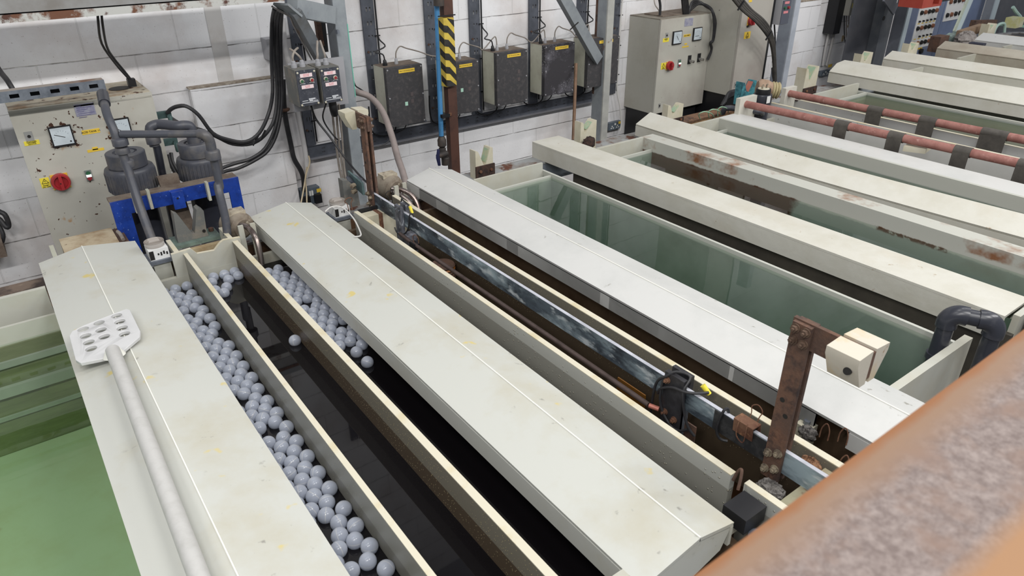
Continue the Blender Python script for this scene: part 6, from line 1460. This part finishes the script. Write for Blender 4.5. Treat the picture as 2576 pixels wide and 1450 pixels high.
# items at the near end of the lids
bk = thing('black_block', 'black plastic block at the near end of the yellow-spotted lid', 'block', (1.165, .66, .93))
p = PZ(1858, 1272, 1.0)
MB().box(1.118, 1.196, .625, .69, .955, 1.0).bevel(.002, 1).build('block', M_black, bk)
MB().box(1.118, 1.150, .655, .70, .930, .9545).build('cream_pad', M_blockcream, bk)
MB().tube([(1.185, .70, 1.0), (1.196, .705, 1.03), (1.204, .712, 1.045), (1.206, .722, 1.03), (1.202, .728, 1.0)], .004, 8).build('brown_hook', M_rust, label='brown wire hook in the gap between the beaded boards', cat='hook')
MB().lathe([(.030, 0), (.032, .03), (.028, .05), (.012, .062)], (1.150, .60, .90), UP, 24).build('blue_grey_cap', mat('wrapped_cap', (110, 118, 130), .5, dirt=((74, 78, 88), 18, .42, .6), spots=[((178, 180, 184), 30, .62, .7)]), label='blue-grey wrapped cap below the black block', cat='cap')
MB().box(1.15, 1.20, .56, .60, .82, .945).bevel(.004, 1).build('grey_upright', M_tank, label='grey plastic upright below the black block at the near lid end', cat='upright')
nl = thing('bolted_bracket', 'cream bracket with a bolt under the near end of the smooth white lid', 'bracket', (1.60, .76, .9))
MB().box(1.585, 1.625, .755, .80, .86, .945).bevel(.006, 2).build('lug', M_blockcream, nl)
MB().cone((1.605, .778, .945), (1.605, .778, .957), .010, .010, 6).build('bolt', M_galv, nl)
for k, (x, y) in enumerate(((1.552, .70), (1.575, .66), (1.48, .60))):
    cable('clip_wire', ('left', 'middle', 'right')[k]+' one of three bent rusty clip wires near the foreground rail', [(x, y+.010, .97), (x+.002, y+.010, 1.0), (x+.004, y, 1.02), (x+.006, y-.010, 1.0), (x+.004, y-.012, .97)], .0018, M_rust2, 'wire')
mb = MB(); mb.ball((0, 0, 0), 1, 20, 12)
for v in mb.b.verts: v.co = Vector((v.co.x*.022, v.co.y*.026, v.co.z*.018))*(1+rr.uniform(-.2, .2))+Vector((1.555, .745, .96))
mb.build('frayed_packing', M_fibre, label='frayed grey packing beside the cream bolted bracket', cat='packing')
# bulldog clip on the far board and by the far post
for k, (p, lab) in enumerate(((PY(877, 528, 2.90), 'rusty clip wire standing on the far end of the droplet-beaded board'), (PY(979, 510, 2.85), 'thin dark clip wire on the dark-stained board near the far end of the bar'))):
    cable('clip_wire', lab, [p, p+Vector((-.004, 0, .03)), p+Vector((-.014, 0, .042)), p+Vector((-.004, 0, .055)), p+Vector((.018, 0, .055)), p+Vector((.024, 0, .042)), p+Vector((.016, 0, .03)), p+Vector((.018, 0, -.005))], .002, M_rust2 if k == 0 else M_ink, 'wire')
# grey concrete-like upright plates at the far end of the bar
fp = thing('end_bracket', 'pitted grey end bracket at the far end of the tarnished bar, before the column', 'bracket', PY(870, 490, 3.1))
a, b, c = PY(856, 447, 3.12), PY(870, 452, 3.12), PY(866, 508, 3.12)
MB().prism([(a.x, 3.10, c.z-.03), (b.x+.05, 3.10, c.z-.03), (b.x+.045, 3.10, c.z+.06), (b.x+.002, 3.10, b.z), (a.x, 3.10, b.z+.006)], (0, .05, 0)).build('pitted_plate', M_castgrey, fp)
MB().prism([PY(870, 448, 3.2), PY(888, 440, 3.3), PY(912, 452, 3.3), PY(908, 470, 3.15), PY(876, 458, 3.1)], (0, 0, .006)).build('top_plate', M_galv_dull, fp)
MB().bar(PY(878, 444, 3.28), PY(914, 476, 2.99), .010, .06).build('green_bar', mat('green_tarnish_bar', (92, 116, 116), .6, dirt=((70, 88, 90), 14, .42, .65)), fp)
for (x, y) in ((892, 466), (894, 480)): 
    p = PY(x, y, 3.05); MB().cone(p, p+Vector((-.02, -.01, 0)), .012, .012, 6).build('bolt', M_nut2, fp)

# ---------------------------------------------------------------- perforated paddle on the left lid
pdl = thing('perforated_paddle', 'white perforated paddle with long round handle lying on the leftmost lid', 'paddle', (.08, 2.2, 1.04))
ZP = 1.048
pts = [PZ(x, y, ZP) for x, y in ((174, 846), (181, 834), (212, 818), (318, 777), (327, 780), (353, 834), (351, 848), (306, 886), (262, 902), (203, 914), (190, 906))]
cen = sum(pts, Vector())/len(pts)
hole_px = [(209, 828), (249, 812), (293, 794), (215, 845), (254, 830), (301, 809), (223, 861), (262, 847), (307, 825), (229, 877), (313, 840)]
mb = MB(); mb.prism(pts, (0, 0, -.011))
pl = mb.build('blade', M_paddle, pdl)
# real holes through the blade
cut = MB()
for (x, y) in hole_px:
    c = PZ(x, y, ZP); cut.cone((c.x, c.y, ZP-.03), (c.x, c.y, ZP+.02), .0165, .0165, 24)
bmesh.ops.recalc_face_normals(cut.b, faces=cut.b.faces)
cme = bpy.data.meshes.new('hole_cutters'); cut.b.to_mesh(cme); cut.b.free(); co_ = bpy.data.objects.new('hole_cutters', cme); COL.objects.link(co_)
md = pl.modifiers.new('holes', 'BOOLEAN'); md.object = co_; md.operation = 'DIFFERENCE'; md.solver = 'EXACT'
pl.location = (0, 0, 0); org = wloc(pdl)
co_.location = (0, 0, 0)
bpy.context.view_layer.update()
dg = bpy.context.evaluated_depsgraph_get(); nm = bpy.data.meshes.new_from_object(pl.evaluated_get(dg)); pl.modifiers.clear(); pl.data = nm
bpy.data.objects.remove(co_)
b2 = bmesh.new(); b2.from_mesh(nm); bmesh.ops.bevel(b2, geom=[e for e in b2.edges if len(e.link_faces) == 2 and e.calc_face_angle(0) > 1.0], offset=.0012, segments=1, affect='EDGES'); b2.to_mesh(nm); b2.free()
h0 = PZ(284, 884, ZP+.016); h1 = PZ(500, 1450, ZP+.012); dh = (h1-h0)
MB().tube([h0+dh*(-.004), h0+dh*.5, h0+dh*1.35], .0205, 28, 1).build('handle', M_handle, pdl)
MB().lathe([(.032, 0), (.030, .004), (.024, .014), (.021, .022)], h0+Vector((0, 0, -.017)), tuple((dh.normalized()*-.15+Vector((0, 0, 1)))), 28).build('weld_collar', M_weld, pdl)

# ---------------------------------------------------------------- foreground guard rail
ra = thing('guard_rail', 'rusty flat steel guard rail crossing the lower right corner, close and blurred', 'rail', (1.2, .135, 1.75))
zr = 1.85
MB().box(-.5, 4.0, .045, .191, zr-.009, zr).bevel(.003, 2).build('flat_top', M_rail, ra)
MB().box(-.5, 4.0, .128, .142, zr-.10, zr-.0085).build('web', M_rust, ra)
for x in (-.4, 2.6): MB().box(x, x+.06, .11, .16, 0, zr-.1005).build('upright', M_rust, ra)

# ---------------------------------------------------------------- grey pipe bend over the near wall of the rinse tank
ub = thing('bent_pipe', 'shiny dark grey plastic pipe bend hooked over the near wall of the first rinse tank', 'pipe', PZ(2450, 800, 1.08))
P1 = PZ(2362, 872, .985); zt = 1.115
A = PY(2372, 800, P1.y+.0); zt = A.z
Bp = PZ(2508, 812, zt)
q0 = Vector((P1.x, P1.y, .80)); q1 = Vector((P1.x, P1.y, zt))
dr = (Bp-q1); dr.z = 0; L_ = dr.length; dr.normalize(); R = .032
MB().tube([q0, Vector((q1.x, q1.y, zt-R*1.6))], .0255, 18, 1).build('inner_leg', M_pvc_dark, ub)
def elbow(c, d1, d2): return [c+d1*R*1.5, c+d1*R*.8, c+(d1+d2)*R*.28, c+d2*R*.8, c+d2*R*1.5]
dn = Vector((0, 0, -1))
MB().tube(elbow(q1, dn, dr), .031, 20, 5).build('elbow', M_pvc_dark, ub)
MB().tube([q1+dr*R*1.5, q1+dr*(L_-R*1.5)], .0255, 18, 1).build('cross_pipe', M_pvc_dark, ub)
q2 = q1+dr*L_
MB().tube(elbow(q2, -dr, dn), .031, 20, 5).build('elbow', M_pvc_dark, ub)
MB().tube([q2+dn*R*1.6, Vector((q2.x, q2.y, .15))], .0255, 18, 1).build('outer_leg', M_pvc_dark, ub)
MB().lathe([(.031, 0), (.031, .02)], (q1.x, q1.y, .94), UP, 20).build('socket_ring', M_pvc_dark, ub)
p = PZ(2565, 800, .96); MB().box(p.x-.02, p.x+.06, p.y-.06, p.y-.03, .70, 1.0).bevel(.004, 1).build('dark_plate', M_pvc_dark, label='dark grey plate at the near end of the flat-topped cream lid', cat='plate')

# ---------------------------------------------------------------- copper bars with rubber straps
def cbar(label, p0, p1, straps, r=.024):
    th = thing('copper_bar', label, 'bar', (p0+p1)/2)
    d = (p1-p0)
    MB().tube([p0, p0+d*.5, p1], r, 20, 1).build('bar', M_copperbar, th)
    for (t_, w_) in straps:
        c = p0+d*t_; dn_ = d.normalized()
        MB().cone(c-dn_*w_/2, c+dn_*w_/2, r+.004, r+.004, 24).build('strap_wrap', M_dark_strap, th)
        MB().box(c.x-r-.0042, c.x-r-.0002, c.y-w_/2, c.y+w_/2, c.z-.13, c.z+.002).build('strap_tail', M_dark_strap, th)
    return th
ZB = 1.06
a = PZ(1876, 262, ZB); b = PZ(2576, 414, ZB); b2_ = a+(b-a)*1.45
def tpar(px, py): return (PZ(px, py, ZB).y-a.y)/(b2_.y-a.y)
cbar('pink-brown copper bar, the nearer of the two across the upper right', a, b2_, [(tpar(2114, 317), .085), (tpar(2254, 345), .085), (tpar(2420, 382), .085), (tpar(2585, 416), .085)])
a2 = PZ(1985, 235, ZB); b = PZ(2576, 352, ZB); b3_ = a2+(b-a2)*1.4
def tp2(px, py): return (PZ(px, py, ZB).y-a2.y)/(b3_.y-a2.y)
cbar('pink-brown copper bar, the farther of the two across the upper right', a2, b3_, [(tp2(2203, 279), .10), (tp2(2335, 305), .10), (tp2(2503, 338), .14)])
MB().tube([PZ(2030, 243, .99), PZ(2576, 349, .985), PZ(2576, 349, .985)+(b3_-a2)*.3], .013, 10, 1).build('navy_pipe', mat('navy_pipe', (46, 50, 66), .4), label='thin navy pipe lying just behind the farther copper bar', cat='pipe')
# bar holders and the dark canister at the bars' far end
hd = thing('bar_holder', 'pale plastic bearing block holding the far end of the nearer copper bar', 'support', a+Vector((0, .03, -.1)))
MB().box(a.x-.07, a.x+.11, a.y-.004, a.y+.03, .93, 1.105).bevel(.003, 1).build('block', M_lid_c, hd)
MB().box(a.x-.08, a.x+.12, a.y-.05, a.y+.03, .915, .9295).build('base', M_lid_c, hd)
h2 = thing('bar_holder', 'pale plastic bearing block holding the far end of the farther copper bar', 'support', a2+Vector((0, .03, -.1)))
MB().box(a2.x-.05, a2.x+.08, a2.y-.004, a2.y+.03, .93, 1.10).bevel(.003, 1).build('block', M_lid_c, h2)
cn = thing('dark_canister', 'dark grey canister with two terminals between the copper bars', 'canister', PZ(1916, 260, 1.0))
p = PZ(1918, 243, 1.06); cx, cy = p.x, p.y
MB().lathe([(.062, 0), (.066, .02), (.066, .07), (.062, .08)], (cx, cy, 1.0), UP, 30).build('collar', M_pvc_dark, cn)
MB().lathe([(.050, 0), (.052, .02), (.050, .034), (.03, .034)], (cx, cy, 1.0805), UP, 30).build('cap', M_black, cn)
MB().cone((cx, cy, 1.1146), (cx, cy, 1.118), .040, .038, 24).build('salt_disc', M_blockcream, cn)
for s in (-.024, .024): MB().tube([(cx+s, cy-.005, 1.1182), (cx+s, cy-.005, 1.135), (cx+s+.010, cy-.005, 1.142)], .006, 8).build('terminal', M_nut2, cn)
MB().cone((cx, cy, .80), (cx, cy, .9995), .052, .056, 28).build('lower_body', M_pvc_dark, cn)
MB().prism([(cx-.040, cy-.068, 1.03), (cx-.004, cy-.0685, 1.03), (cx-.004, cy-.0685, 1.078), (cx-.040, cy-.068, 1.078)], (0, .003, 0)).build('white_sticker', M_white, cn)
gp = thing('suction_pipe', 'grey plastic pipe elbowing from the rusty girder to the dark canister', 'pipe', PZ(1860, 275, 1.0))
MB().tube([PZ(1818, 285, .95), PZ(1822, 276, .98), PZ(1832, 272, .995), PZ(1870, 276, .995), PZ(1905, 281, .995), PZ(1914, 281, .985), PZ(1917, 287, .95), PZ(1916, 296, .88)], .019, 14).build('pipe', M_pvc, gp)
for k in range(3):
    cable('thin_wire', ('left', 'middle', 'right')[k]+' green wire looped over the rusty girder below the meter cabinet', [PZ(1762+k*22, 300-k*4, .95), PZ(1758+k*24, 288-k*6, 1.0), PZ(1772+k*22, 281-k*6, 1.02), PZ(1790+k*20, 286-k*6, .99), PZ(1796+k*18, 295-k*6, .95)], .0035, mat('green_wire', (150, 190, 160), .5), 'wire')
for k in range(4):
    cable('power_cable', ('lowest', 'second', 'third', 'topmost')[k]+' black cable curving behind the turquoise V rest', [PY(1815+k*3, 268-k*3, 3.36), PY(1825+k*2, 250-k*4, 3.38), PY(1840, 240-k*3, 3.40), PY(1858, 237-k*3, 3.38), PY(1882, 240-k*2, 3.34)], .014, M_rubber)
c = PZ(1932, 225, 1.07)
ch = thing('immersion_heater', 'tan crusted heater head with twin bent tubes at the far end of the copper bars', 'heater', c)
ax = Vector((.7, -.6, -.1)).normalized()
MB().lathe([(.05, -.08), (.066, -.06), (.066, -.01), (.060, 0), (.052, .02)], c, ax, 26).build('drum', mat('tan_drum', (168, 142, 120), .7, dirt=((128, 104, 84), 10, .42, .65)), ch)
for k in range(3): MB().lathe([(.052, 0), (.060, .008), (.052, .016)], c+ax*(.022+k*.020), ax, 26).build('yellow_ring', mat('yellowed_ring', (190, 178, 140), .6), ch)
e = c+ax*.10
for k in range(2): MB().tube([e+Vector((0, 0, -.01-k*.03)), e+ax*.16+Vector((0, 0, -.02-k*.035)), e+ax*.28+Vector((0, 0, -.04-k*.03)), e+ax*.34+Vector((0, 0, -.09-k*.02)), e+ax*.36+Vector((0, 0, -.16))], .011, 12).build('steel_tube', M_heatpipe, ch)
# ---------------------------------------------------------------- camera, plain ambient fill and lamps
cam = bpy.data.cameras.new('camera'); cam.sensor_width = 36; cam.lens = F/2576*36; cam.clip_start = .05
cam.dof.use_dof = True; cam.dof.focus_distance = 3.1; cam.dof.aperture_fstop = 8.5
co = bpy.data.objects.new('camera', cam); COL.objects.link(co)
co.matrix_world = Matrix((_r, _u, -_f)).transposed().to_4x4(); co.location = O
SC.camera = co
w = bpy.data.worlds.new('world'); SC.world = w; w.use_nodes = True
w.node_tree.nodes['Background'].inputs[0].default_value = (.80, .84, .92, 1); w.node_tree.nodes['Background'].inputs[1].default_value = .34
def strip(x, y, z, sx, sy, power, rot=(0, 0, 0), col=(1, .985, .96)):
    l = bpy.data.lights.new('strip_lamp', 'AREA'); l.shape = 'RECTANGLE'; l.size = sx; l.size_y = sy; l.energy = power; l.color = col
    o = bpy.data.objects.new('strip_lamp', l); COL.objects.link(o); o.location = (x, y, z); o.rotation_euler = rot
    return o
# two rows of ceiling batten lamps running along the line
for x, k in ((-2.4, 1.0), (-.6, 1.0), (1.7, 1), (4.0, 1), (6.2, 1), (8.4, 1)):
    strip(x, 1.3, 5.0, 1.3, .16, 21*k)
    strip(x, -.7, 4.4, 1.3, .16, 60*k, (math.radians(38), 0, 0))
SC.view_settings.view_transform = 'Standard'; SC.view_settings.look = 'None'; SC.view_settings.gamma = 1; SC.view_settings.use_curve_mapping = False
SC.view_settings.exposure = -.05
SC.cycles.max_bounces = 8; SC.cycles.transparent_max_bounces = 16
